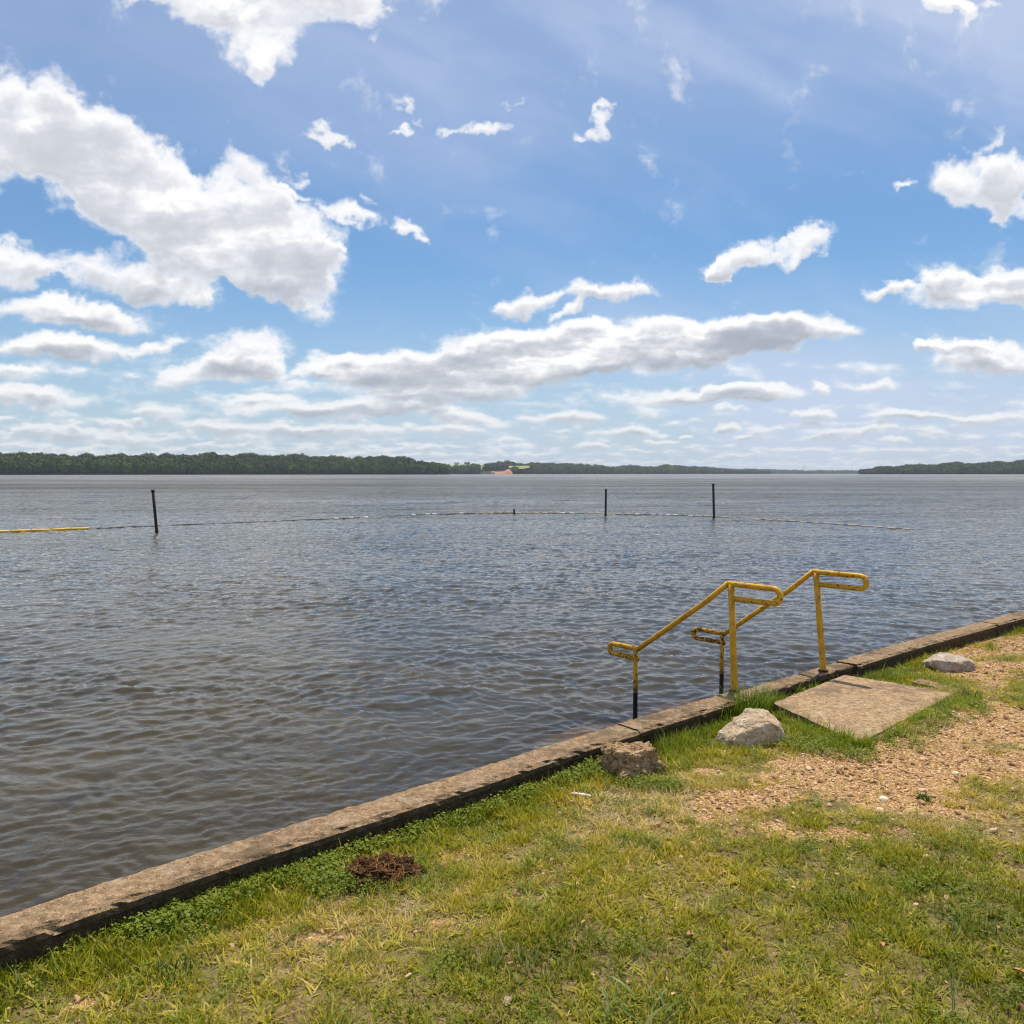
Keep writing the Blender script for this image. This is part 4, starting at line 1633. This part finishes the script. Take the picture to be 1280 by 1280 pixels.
msteel = plain('grey_steel', (.30, .32, .35), .6)
for px, hh, lab in ((1004, 10.5, 'thin distant mast rising from the faint shore, left one of two'), (1064, 10.0, 'thin distant mast rising from the faint shore, right one, near the wooded point')):
    y = 6350
    p = far_pt(px, y, 15)
    root = empty('radio_mast', p)
    H = hh / 1024 * y + CAM_H - 15
    bm = bmesh.new()
    for cx, cy in ((-1.6, -1), (1.6, -1), (0, 1.8)):
        tube(bm, [(cx, cy, -8), (cx * .35, cy * .35, H * .98)], .34, 4)
    for k in range(14):
        a, b = k / 14, (k + 1) / 14
        pt = lambda c, t: Vector((c[0] * (1 - .65 * t), c[1] * (1 - .65 * t), H * t))
        cs_ = ((-1.6, -1), (1.6, -1), (0, 1.8))
        for q in range(3):
            tube(bm, [pt(cs_[q], a), pt(cs_[(q + 1) % 3], b)], .16, 3)
    bm_obj('lattice', bm, msteel, root)
    bm = bmesh.new()
    tube(bm, [(0, 0, H * .97), (0, 0, H * 1.08)], .25, 5)
    bm_obj('antenna', bm, msteel, root)
    tag(root, lab, 'mast', 'thin masts on the horizon')

# ---------------------------------------------------------------- lawn, weeds, gravel
def leaf_material(name, stops, trans=.35, rough=.55, spec=.35):
    m, g, out = new_mat(name)
    t = g.attr('tint', 'INSTANCER')
    v = g.attr('v')
    col = g.ramp(g.add(g.mul(t, .72), g.mul(v, .30)), stops)
    p = g.n.new('ShaderNodeBsdfPrincipled')
    g.put(p.inputs['Base Color'], col)
    p.inputs['Roughness'].default_value = rough
    p.inputs['Specular IOR Level'].default_value = spec
    tl = g.n.new('ShaderNodeBsdfTranslucent')
    g.put(tl.inputs[0], g.mix(1.0, col, (1.1, 1.15, .5), 'MULTIPLY'))
    mx = g.n.new('ShaderNodeMixShader')
    mx.inputs[0].default_value = trans
    g.l.new(p.outputs[0], mx.inputs[1])
    g.l.new(tl.outputs[0], mx.inputs[2])
    g.l.new(mx.outputs[0], out.inputs['Surface'])
    return m


GRASS_STOPS = [(0.0, (.055, .095, .004)), (.22, (.14, .18, .006)), (.44, (.30, .30, .012)), (.64, (.48, .40, .035)), (.84, (.60, .45, .13)), (1.0, (.70, .55, .26))]
MAT_GRASS = leaf_material('grass_blade', GRASS_STOPS)
MAT_LUSH = leaf_material('lush_blade', [(0.0, (.065, .12, .005)), (.5, (.18, .25, .010)), (1.0, (.34, .38, .03))], .4)
MAT_CLOVER = leaf_material('clover_leaf', [(0.0, (.055, .10, .006)), (.5, (.16, .22, .010)), (1.0, (.32, .34, .03))], .3)
MAT_STRAW = leaf_material('dry_blade', [(0.0, (.16, .105, .04)), (.5, (.36, .27, .12)), (1.0, (.60, .50, .29))], .2, .8, .1)


def blades(rs, n, radius, h0, h1, w0, w1, lean, curl, segs=3, flat=0.0):
    """returns verts, quads, tip tris, attribute"""
    ang = rs.uniform(0, 2 * np.pi, n)
    r = radius * np.sqrt(rs.uniform(0, 1, n))
    bx, by = r * np.cos(ang), r * np.sin(ang)
    head = ang + rs.normal(size=n) * 1.1
    h = rs.uniform(h0, h1, n)
    w = rs.uniform(w0, w1, n)
    ln = np.abs(rs.normal(size=n)) * lean + flat
    cu = rs.uniform(.3, 1.0, n) * curl
    ts = np.linspace(0, 1, segs + 1)
    V, A = [], []
    x, y, z = bx.copy(), by.copy(), np.full(n, -.006)
    th = ln
    hx, hy = np.cos(head), np.sin(head)
    px, py = -hy, hx
    tw = rs.normal(size=n) * .5
    pz = np.sin(tw) * .5
    pc = np.cos(tw)
    val = rs.uniform(0, 1, n)
    for k, t in enumerate(ts):
        wk = w * (1 - t ** 1.6) * (.75 + .5 * min(1, t * 3))
        if k < segs:
            V.append(np.stack([x - px * wk * pc, y - py * wk * pc, z - pz * wk], 1))
            V.append(np.stack([x + px * wk * pc, y + py * wk * pc, z + pz * wk], 1))
        else:
            V.append(np.stack([x, y, z], 1))
        A.append(val)
        if k < segs:
            A.append(val)
        st = h / segs
        x = x + hx * np.sin(th) * st
        y = y + hy * np.sin(th) * st
        z = z + np.cos(th) * st
        th = th + cu / segs
    m = 2 * segs + 1
    VV = np.stack(V, 1).reshape(-1, 3)           # n, m, 3
    AA = np.stack(A, 1).reshape(-1)
    b = (np.arange(n) * m)[:, None]
    Q = np.concatenate([b + np.array([[2 * k, 2 * k + 1, 2 * k + 3, 2 * k + 2]]) for k in range(segs - 1)]) if segs > 1 else np.zeros((0, 4), int)
    T = b + np.array([[2 * segs - 2, 2 * segs - 1, 2 * segs]])
    return VV, Q, T, AA


def blade_proto(name, mat, seed, groups):
    rs = np.random.RandomState(seed)
    Vs, Qs, Ts, As = [], [], [], []
    base = 0
    for gk in groups:
        V, Q, T, A = blades(rs, **gk)
        Vs.append(V); Qs.append(Q + base); Ts.append(T + base); As.append(A)
        base += len(V)
    o = mesh_np(name, np.concatenate(Vs), [np.concatenate(Qs), np.concatenate(Ts)], mat, True)
    set_attr(o, 'v', np.concatenate(As))
    sc.collection.objects.unlink(o)
    return o


def leaflet_proto(name, mat, seed, n, radius, size, height, three=True):
    """low herb: little rounded leaves on short stalks"""
    rs = np.random.RandomState(seed)
    V, F, A = [], [], []
    base = 0
    for k in range(n):
        a, r = rs.uniform(0, 6.28), radius * math.sqrt(rs.uniform())
        c = np.array([r * math.cos(a), r * math.sin(a), height * rs.uniform(.2, 1.0) * (1 - .5 * r / radius)])
        tilt = rs.normal(size=2) * .35
        nrm = np.array([tilt[0], tilt[1], 1.0]); nrm /= np.linalg.norm(nrm)
        h = rs.uniform(0, 6.28)
        val = rs.uniform()
        for q in range(3 if three else 1):
            hd = h + q * 2.094
            u = np.array([math.cos(hd), math.sin(hd), 0]); u -= nrm * u.dot(nrm); u /= np.linalg.norm(u)
            w = np.cross(nrm, u)
            s = size * rs.uniform(.7, 1.25)
            prof = [(0, 0), (.35, .30), (.75, .42), (1.0, .22), (1.0, -.22), (.75, -.42), (.35, -.30)]
            V += [c + u * s * p_[0] + w * s * p_[1] + nrm * s * .15 * abs(p_[1]) for p_ in prof]
            A += [val] * 7
            F.append([base, base + 1, base + 2, base + 5, base + 6])
            F.append([base + 2, base + 3, base + 4, base + 5])
            base += 7
        # stalk
        sx = c * np.array([.75, .75, 0])
        V += [sx + np.array([.0008, 0, -.005]), sx - np.array([.0008, 0, .005]), c]
        A += [val] * 3
        F.append([base, base + 1, base + 2])
        base += 3
    o = mesh_np(name, np.array(V), [np.array([f for f in F if len(f) == k]) for k in (3, 4, 5)], mat)
    set_attr(o, 'v', A)
    sc.collection.objects.unlink(o)
    return o


def pebble_proto(name, mat, seed):
    bm = bmesh.new()
    bmesh.ops.create_icosphere(bm, subdivisions=2, radius=1.0)
    rs = np.random.RandomState(seed)
    pl = rs.normal(size=(9, 3)); pl /= np.linalg.norm(pl, axis=1)[:, None]
    dd = rs.uniform(.6, .95, 9)
    for v in bm.verts:
        q = np.array(v.co[:])
        k = np.maximum(pl @ q / dd, 1e-3)
        r = min(1.15, 1 / (np.sum(k ** 12) ** (1 / 12)))
        v.co = Vector((q[0] * r, q[1] * r * .8, q[2] * r * .55))
    me = bpy.data.meshes.new(name)
    for f in bm.faces:
        f.smooth = False
    bm.to_mesh(me); bm.free()
    me.materials.append(mat)
    return bpy.data.objects.new(name, me)


def build_lawn():
    rs = np.random.RandomState(77)
    P = {}
    # lawn prototypes: short mown clumps, looser ones, flat crabgrass, dry ones
    lawn = []
    for k in range(5):
        lawn.append(blade_proto('lawn_a%d' % k, MAT_GRASS, 10 + k, [dict(n=20, radius=.042, h0=.020, h1=.055, w0=.0013, w1=.0027, lean=.50, curl=1.2),
                                                                  dict(n=6, radius=.05, h0=.035, h1=.07, w0=.0014, w1=.0028, lean=.35, curl=.9)]))
    for k in range(3):
        lawn.append(blade_proto('lawn_b%d' % k, MAT_GRASS, 30 + k, [dict(n=13, radius=.026, h0=.035, h1=.085, w0=.0020, w1=.0042, lean=.70, curl=1.0, flat=.25)]))
    for k in range(2):
        lawn.append(blade_proto('lawn_c%d' % k, MAT_GRASS, 40 + k, [dict(n=11, radius=.018, h0=.03, h1=.075, w0=.0026, w1=.0052, lean=.3, curl=.5, flat=.95)]))
    for k in range(3):
        lawn.append(blade_proto('lawn_z_dry%d' % k, MAT_STRAW, 50 + k, [dict(n=26, radius=.05, h0=.015, h1=.05, w0=.0008, w1=.0017, lean=.5, curl=.6, flat=.7)]))
    C = proto_collection('lawn_prototypes', lawn)

    def field_pts(n, x0, x1, y0, y1):
        x = rs.uniform(x0, x1, n)
        y = rs.uniform(y0, y1, n)
        d = inland(x, y)
        return x, y, d
    # everything the frame (and a step to either side) can show
    N0 = 230000
    x, y, d = field_pts(N0, -4.2, 10.5, 1.3, 12.5)
    dist = np.hypot(x, y)
    ang = np.degrees(np.arctan2(x, y))
    keep = (d > .22) & (d < 9) & (np.abs(ang) < 57) & (dist > 1.9)
    dirt = dirt_mask(x, y)
    pres = (1 - sstep(.15, .68, dirt)) * .92 + .05 + .12 * (fbm(x * 6, y * 6, 3, .6, 805) > .2)
    prune = np.clip(1.25 - dist / 16, .45, 1)
    patch = fbm(x * 3.2, y * 3.2, 4, .6, 800)
    pres = pres * np.clip(.60 + patch * 1.7, .18, 1)
    keep &= rs.uniform(size=N0) < pres * prune
    # no blades through slab, rocks, rubble or clod
    slab = [at(a, b, .437) for a, b in ((1056, 842), (1193, 865), (1074, 927), (966, 877))]
    keep &= ~inside(slab, x, y)
    for (px, py, rr) in ((942, 922, .17), (1188, 833, .20), (790, 955, .15), (480, 1095, .12)):
        q = on_ground(px, py)
        keep &= np.hypot(x - q.x, y - q.y) > rr
    x, y, d, dirt, patch, dist = x[keep], y[keep], d[keep], dirt[keep], patch[keep], dist[keep]
    n = len(x)
    z = ground_z(x, y, d)
    dryn = fbm(x * .9 + 5, y * .9, 4, .55, 810) + .5 * fbm(x * 5, y * 5, 3, .6, 820)
    lush = sstep(.75, .25, d) * .6
    qt = at(960, 1000, .38)
    thin = blob2(x, y, qt.x, qt.y, 2.2, .9, .45)
    # greener towards the right foreground, yellower up the slope by the gravel
    q0 = at(1100, 1200, .38)
    green = blob2(x, y, q0.x, q0.y, 1.4, .8)
    q1 = at(250, 1240, .38)
    green = np.maximum(green, .35 * blob2(x, y, q1.x, q1.y, .8, .4))
    dry = np.clip(.55 + dryn * 1.05 + dirt * .35 + .22 * thin - lush * .5 - green * .30, 0, 1)
    tint = np.clip(dry * .95 + rs.normal(size=n) * .09, 0, 1)
    r = rs.uniform(size=n)
    idx = np.where(r < .55, rs.randint(0, 5, n), np.where(r < .86, rs.randint(5, 8, n), rs.randint(8, 10, n)))
    isdry = rs.uniform(size=n) < np.clip((dry - .40) * 1.2, .08, .62)
    idx = np.where(isdry, rs.randint(10, 13, n), idx)
    s = rs.uniform(.7, 1.25, n) * (1 + lush * .5 - dirt * .35)
    sz = s * np.clip(.75 + .55 * patch + lush * .35, .45, 1.4)
    pts = np.stack([x, y, z + .001], 1)
    rot = np.stack([rs.normal(size=n) * .12, rs.normal(size=n) * .12, rs.uniform(0, 6.28, n)], 1)
    o = scatter('lawn_grass', pts, rot, np.stack([s, s, sz], 1), idx, tint, C)
    tag(o, 'patchy green and straw-coloured lawn grass covering the bank', 'grass', kind='stuff')

    # lush taller grass along the wall foot and round the slab
    lushp = [blade_proto('lush_%d' % k, MAT_LUSH, 60 + k, [dict(n=18, radius=.04, h0=.05, h1=.15, w0=.0016, w1=.0036, lean=.48, curl=1.3, segs=4)]) for k in range(4)]
    CL = proto_collection('lush_prototypes', lushp)
    xs, ys, hs = [], [], []

    def strip(pa, pb, n, spread, h):
        a, b = on_ground(*pa), on_ground(*pb)
        t = rs.uniform(size=n)
        xs.append(a.x + (b.x - a.x) * t + rs.normal(size=n) * spread)
        ys.append(a.y + (b.y - a.y) * t + rs.normal(size=n) * spread)
        hs.append(np.full(n, h))
    strip((925, 890), (1036, 855), 240, .035, .95)
    strip((918, 898), (940, 880), 60, .05, 1.15)
    strip((962, 884), (1080, 936), 300, .035, .85)
    strip((985, 910), (1075, 945), 90, .07, .55)
    strip((1090, 930), (1200, 878), 120, .05, .5)
    strip((1060, 838), (1200, 800), 110, .09, .55)
    strip((1080, 846), (1180, 850), 70, .07, .5)
    strip((1195, 870), (1230, 885), 40, .08, .55)
    strip((830, 935), (900, 912), 45, .07, .75)
    strip((835, 945), (850, 965), 20, .05, .7)
    strip((1215, 800), (1278, 786), 25, .06, .6)
    strip((690, 975), (740, 960), 40, .06, .6)
    strip((430, 1065), (640, 990), 70, .05, .5)
    strip((10, 1215), (400, 1085), 90, .05, .55)
    strip((405, 1120), (560, 1100), 50, .09, .45)
    x, y, h = np.concatenate(xs), np.concatenate(ys), np.concatenate(hs)
    d = inland(x, y)
    k = (d > .20) & ~inside(slab, x, y, .02)
    for (px, py, rr) in ((942, 922, .16), (1188, 833, .19), (790, 955, .15), (480, 1095, .11)):
        q = on_ground(px, py)
        k &= np.hypot(x - q.x, y - q.y) > rr
    x, y, h, d = x[k], y[k], h[k], d[k]
    n = len(x)
    s = h * rs.uniform(.7, 1.3, n)
    o = scatter('tall_grass', np.stack([x, y, ground_z(x, y, d)], 1), np.stack([rs.normal(size=n) * .1, rs.normal(size=n) * .1, rs.uniform(0, 6.28, n)], 1),
                np.stack([s * .5 + .4, s * .5 + .4, s], 1), rs.randint(0, 4, n), np.clip(rs.normal(size=n) * .3 + .5, 0, 1), CL)
    tag(o, 'longer bright green grass fringing the wall foot and the slab edges', 'grass', kind='stuff')

    # clover and creeping herbs
    cl = [leaflet_proto('clover_%d' % k, MAT_CLOVER, 80 + k, 34, .06, .0055, .045) for k in range(3)] + \
         [leaflet_proto('herb_%d' % k, MAT_CLOVER, 90 + k, 30, .06, .010, .045, False) for k in range(2)]
    CC = proto_collection('clover_prototypes', cl)
    xs, ys, hs = [], [], []
    strip((0, 1212), (420, 1078), 260, .03, 1.3)
    strip((430, 1072), (760, 962), 200, .035, 1.35)
    strip((700, 972), (760, 965), 60, .06, 1.9)
    strip((150, 1180), (270, 1140), 50, .04, 1.7)
    strip((440, 1062), (560, 1030), 50, .05, 1.5)
    strip((760, 980), (850, 985), 40, .06, 1.1)
    strip((1110, 940), (1230, 880), 50, .07, 1.2)
    strip((980, 930), (1080, 950), 40, .08, 1.2)
    strip((430, 1110), (380, 1100), 40, .06, 1.4)
    x1, y1 = np.concatenate(xs), np.concatenate(ys)
    h1 = np.concatenate(hs)
    x2, y2, d2 = field_pts(22000, -4, 9, 1.6, 9)
    m2 = (d2 > .25) & (fbm(x2 * 3.5, y2 * 3.5, 4, .6, 830) > .04) & (dirt_mask(x2, y2) < .35) & (np.abs(np.degrees(np.arctan2(x2, y2))) < 48)
    x, y = np.concatenate([x1, x2[m2]]), np.concatenate([y1, y2[m2]])
    h = np.concatenate([h1, np.full(m2.sum(), .75)])
    d = inland(x, y)
    k = (d > .215) & ~inside(slab, x, y, .03)
    for (px, py, rr) in ((942, 922, .17), (1188, 833, .20), (790, 955, .15), (480, 1095, .12)):
        q = on_ground(px, py)
        k &= np.hypot(x - q.x, y - q.y) > rr
    x, y, h, d = x[k], y[k], h[k], d[k]
    n = len(x)
    s = (.45 + .55 * h) * rs.uniform(.65, 1.2, n)
    o = scatter('clover', np.stack([x, y, ground_z(x, y, d) + .008], 1), np.stack([rs.normal(size=n) * .15, rs.normal(size=n) * .15, rs.uniform(0, 6.28, n)], 1),
                np.stack([s, s, s * 1.2], 1), rs.randint(0, 5, n), np.clip(rs.normal(size=n) * .22 + .5, 0, 1), CC)
    tag(o, 'clover and small creeping weeds thickest along the foot of the wall', 'weeds', kind='stuff')

    # gravel and crumbs
    m, g, out = new_mat('gravel_stone')
    t = g.attr('tint', 'INSTANCER')
    c = g.ramp(t, [(0, (.18, .095, .045)), (.25, (.36, .21, .10)), (.55, (.55, .37, .20)), (.85, (.68, .52, .34)), (1, (.80, .70, .56))])
    c = g.mix(g.rng(g.noise(g.coord('Object'), 2.5, 3), .35, .65, 0, .35), c, (.30, .2, .12))
    principled(g, out, c, .9, spec=.2)
    pb = [pebble_proto('stone_%d' % k, m, 100 + k) for k in range(6)]
    CP = proto_collection('stone_prototypes', pb)
    x, y, d = field_pts(240000, -3.5, 11, 1.8, 12.5)
    dm = dirt_mask(x, y)
    qt = at(960, 1000, .38)
    dm = np.clip(dm + .30 * blob2(x, y, qt.x, qt.y, 2.2, 1.0, .45) * (1 + 2 * fbm(x * 4, y * 4, 3, .6, 840)), 0, 1)
    k = (d > .22) & (np.abs(np.degrees(np.arctan2(x, y))) < 47) & (rs.uniform(size=len(x)) < np.clip(dm * 1.15 - .02, .035, 1)) & ~inside(slab, x, y, .0)
    x, y, d, dm = x[k], y[k], d[k], dm[k]
    n = len(x)
    s = np.clip(np.exp(rs.normal(size=n) * .62) * .0050, .0022, .026)
    o = scatter('gravel', np.stack([x, y, ground_z(x, y, d) + s * .25], 1), np.stack([rs.normal(size=n) * .3, rs.normal(size=n) * .3, rs.uniform(0, 6.28, n)], 1),
                np.stack([s, s * rs.uniform(.7, 1.1, n), s], 1), rs.randint(0, 6, n), np.clip(rs.normal(size=n) * .22 + .42, 0, 1), CP)
    tag(o, 'loose tan gravel and stone chips over the bare earth and thin grass', 'gravel', kind='stuff')


def litter_proto(name, mat, seed):
    rs = np.random.RandomState(seed)
    L, wd, cv = rs.uniform(.7, 1.1), rs.uniform(.25, .5), rs.uniform(.1, .5)
    V, A = [], []
    for i in range(5):
        t = i / 4
        w_ = wd * math.sin(math.pi * min(.96, t * .86 + .1))
        for s in (-1, 0, 1):
            V.append(((t - .5) * 2 * L, s * w_, .12 + abs(s) * cv * .3 + cv * math.sin(t * 3)))
            A.append(rs.uniform())
    F = [(i * 3 + j, i * 3 + j + 3, i * 3 + j + 4, i * 3 + j + 1) for i in range(4) for j in range(2)]
    o = mesh_np(name, np.array(V), np.array(F), mat, True)
    set_attr(o, 'v', A)
    sc.collection.objects.unlink(o)
    return o


def build_litter():
    rs = np.random.RandomState(5)
    mat = leaf_material('dead_leaf', [(0, (.07, .035, .015)), (.35, (.20, .10, .045)), (.6, (.40, .26, .12)), (.85, (.62, .46, .26)), (1, (.74, .66, .50))], .1, .8, .15)
    C = proto_collection('litter_prototypes', [litter_proto('litter_%d' % k, mat, k) for k in range(5)])
    n = 26000
    x, y = rs.uniform(-3.8, 10, n), rs.uniform(1.5, 11, n)
    d = inland(x, y)
    k = (d > .23) & (np.abs(np.degrees(np.arctan2(x, y))) < 47) & (rs.uniform(size=n) < .25 + 1.6 * np.clip(fbm(x * 1.6, y * 1.6, 4, .6, 870), 0, 1))
    x, y, d = x[k], y[k], d[k]
    n = len(x)
    s = np.clip(np.exp(rs.normal(size=n) * .5) * .0062, .003, .018)
    o = scatter('leaf_litter', np.stack([x, y, ground_z(x, y, d) + rs.uniform(.004, .022, n)], 1), np.stack([rs.normal(size=n) * .4, rs.normal(size=n) * .4, rs.uniform(0, 6.28, n)], 1),
                np.stack([s, s, s], 1), rs.randint(0, 5, n), rs.uniform(0, 1, n), C)
    tag(o, 'scattered crumbs of dry brown leaves and chaff in the lawn', 'leaf litter', kind='stuff')


def inside(poly, x, y, grow=0.0):
    cx = sum(p.x for p in poly) / len(poly)
    cy = sum(p.y for p in poly) / len(poly)
    q = [(cx + (p.x - cx) * (1 + grow), cy + (p.y - cy) * (1 + grow)) for p in poly]
    r = np.zeros(np.shape(x), bool)
    j = len(q) - 1
    for i in range(len(q)):
        c = ((q[i][1] > y) != (q[j][1] > y)) & (x < (q[j][0] - q[i][0]) * (y - q[i][1]) / (q[j][1] - q[i][1] + 1e-12) + q[i][0])
        r ^= c
        j = i
    return r


build_lawn()
build_litter()


# tufts that stand out singly
def tuft(px, py, label, seed, n, radius, h0, h1, w0, w1, lean, curl, mat, dz=0.0, segs=5):
    p = on_ground(px, py)
    rs = np.random.RandomState(seed)
    V, Q, T, A = blades(rs, n, radius, h0, h1, w0, w1, lean, curl, segs)
    o = mesh_np('grass_tuft', V, [Q, T], mat, True, None, (p.x, p.y, p.z + dz))
    set_attr(o, 'v', A * .6 + .3)
    set_attr(o, 'tint', np.full(len(A), .3))
    tag(o, label, 'grass tuft', 'tufts of longer grass')


def tuft_material(name, stops, trans=.35):
    m, g, out = new_mat(name)
    v = g.attr('v')
    col = g.ramp(v, stops)
    p = g.n.new('ShaderNodeBsdfPrincipled')
    g.put(p.inputs['Base Color'], col)
    p.inputs['Roughness'].default_value = .5
    tl = g.n.new('ShaderNodeBsdfTranslucent')
    g.put(tl.inputs[0], col)
    mx = g.n.new('ShaderNodeMixShader')
    mx.inputs[0].default_value = trans
    g.l.new(p.outputs[0], mx.inputs[1])
    g.l.new(tl.outputs[0], mx.inputs[2])
    g.l.new(mx.outputs[0], out.inputs['Surface'])
    return m


MT1 = tuft_material('tuft_green', [(.3, (.07, .13, .008)), (.6, (.18, .26, .014)), (.9, (.32, .36, .04))])
MT2 = tuft_material('tuft_dark', [(.3, (.02, .05, .008)), (.6, (.05, .10, .012)), (.9, (.10, .16, .02))])
MT3 = tuft_material('tuft_blue_green', [(.3, (.12, .17, .05)), (.6, (.22, .28, .09)), (.9, (.36, .40, .17))])
tuft(934, 897, 'tall bright grass tuft by the post of the nearer handrail above the pale rock', 1, 240, .12, .16, .34, .0026, .0050, .36, .8, MT1)
tuft(962, 884, 'bright grass tuft between the wall and the left corner of the square slab', 21, 130, .10, .10, .21, .0024, .0046, .36, .8, MT1)
tuft(905, 902, 'thin wispy tuft against the wall just left of the nearer handrail post', 2, 40, .06, .10, .22, .0012, .0024, .35, .8, MT1)
tuft(838, 940, 'green tuft of grass at the right side of the rubble block', 3, 90, .08, .08, .17, .0016, .003, .35, .8, MT1)
tuft(1155, 1000, 'small round dark green tuft alone on the bare gravel', 4, 120, .028, .03, .06, .0012, .002, .5, .8, MT2, segs=3)
tuft(1238, 812, 'small bright tuft at the wall foot near the right edge', 5, 40, .05, .08, .16, .0016, .003, .35, .6, MT1)
tuft(800, 1275, 'loose blue-green tuft with wide blades at the bottom of the picture, right of the middle', 6, 30, .11, .09, .19, .003, .0060, .7, 1.1, MT3)
tuft(640, 1215, 'flat grey-green tuft with spreading blades in the lower middle of the lawn', 7, 22, .09, .06, .13, .003, .005, .9, .5, MT3)
tuft(1225, 1165, 'pale blue-green tuft of broad blades in the lawn at the lower right', 8, 22, .12, .06, .13, .003, .005, .8, .6, MT3)
tuft(1193, 1262, 'single tall pale grass stem with few leaves near the lower right corner', 9, 5, .012, .16, .24, .0022, .0036, .15, .3, MT3)
tuft(1213, 872, 'dense dark green weedy tuft at the right corner of the square slab', 10, 110, .08, .04, .10, .002, .004, .6, .8, MT2, segs=4)
tuft(218, 1222, 'dark green tuft in the lawn below the near stretch of wall', 11, 90, .06, .04, .09, .0018, .003, .5, .8, MT2, segs=4)


# ---------------------------------------------------------------- summer haze over the lake
def build_haze():
    m, g, out = new_mat('haze_air')
    v = g.n.new('ShaderNodeVolumePrincipled')
    v.inputs['Color'].default_value = (.76, .88, 1.0, 1)
    v.inputs['Density'].default_value = 6.0e-5
    v.inputs['Anisotropy'].default_value = 0.25
    g.l.new(v.outputs[0], out.inputs['Volume'])
    bm = bmesh.new()
    x0, x1, y0, y1, z0, z1 = -12000, 12000, -900, 9800, -4, 120
    bmesh.ops.create_cube(bm, size=1, matrix=Matrix.Translation(((x0 + x1) / 2, (y0 + y1) / 2, (z0 + z1) / 2)) @ Matrix.Diagonal((x1 - x0, y1 - y0, z1 - z0, 1)))
    o = bm_obj('haze', bm, m)
    tag(o, 'thin summer haze over the whole lake', 'haze', kind='stuff')


build_haze()
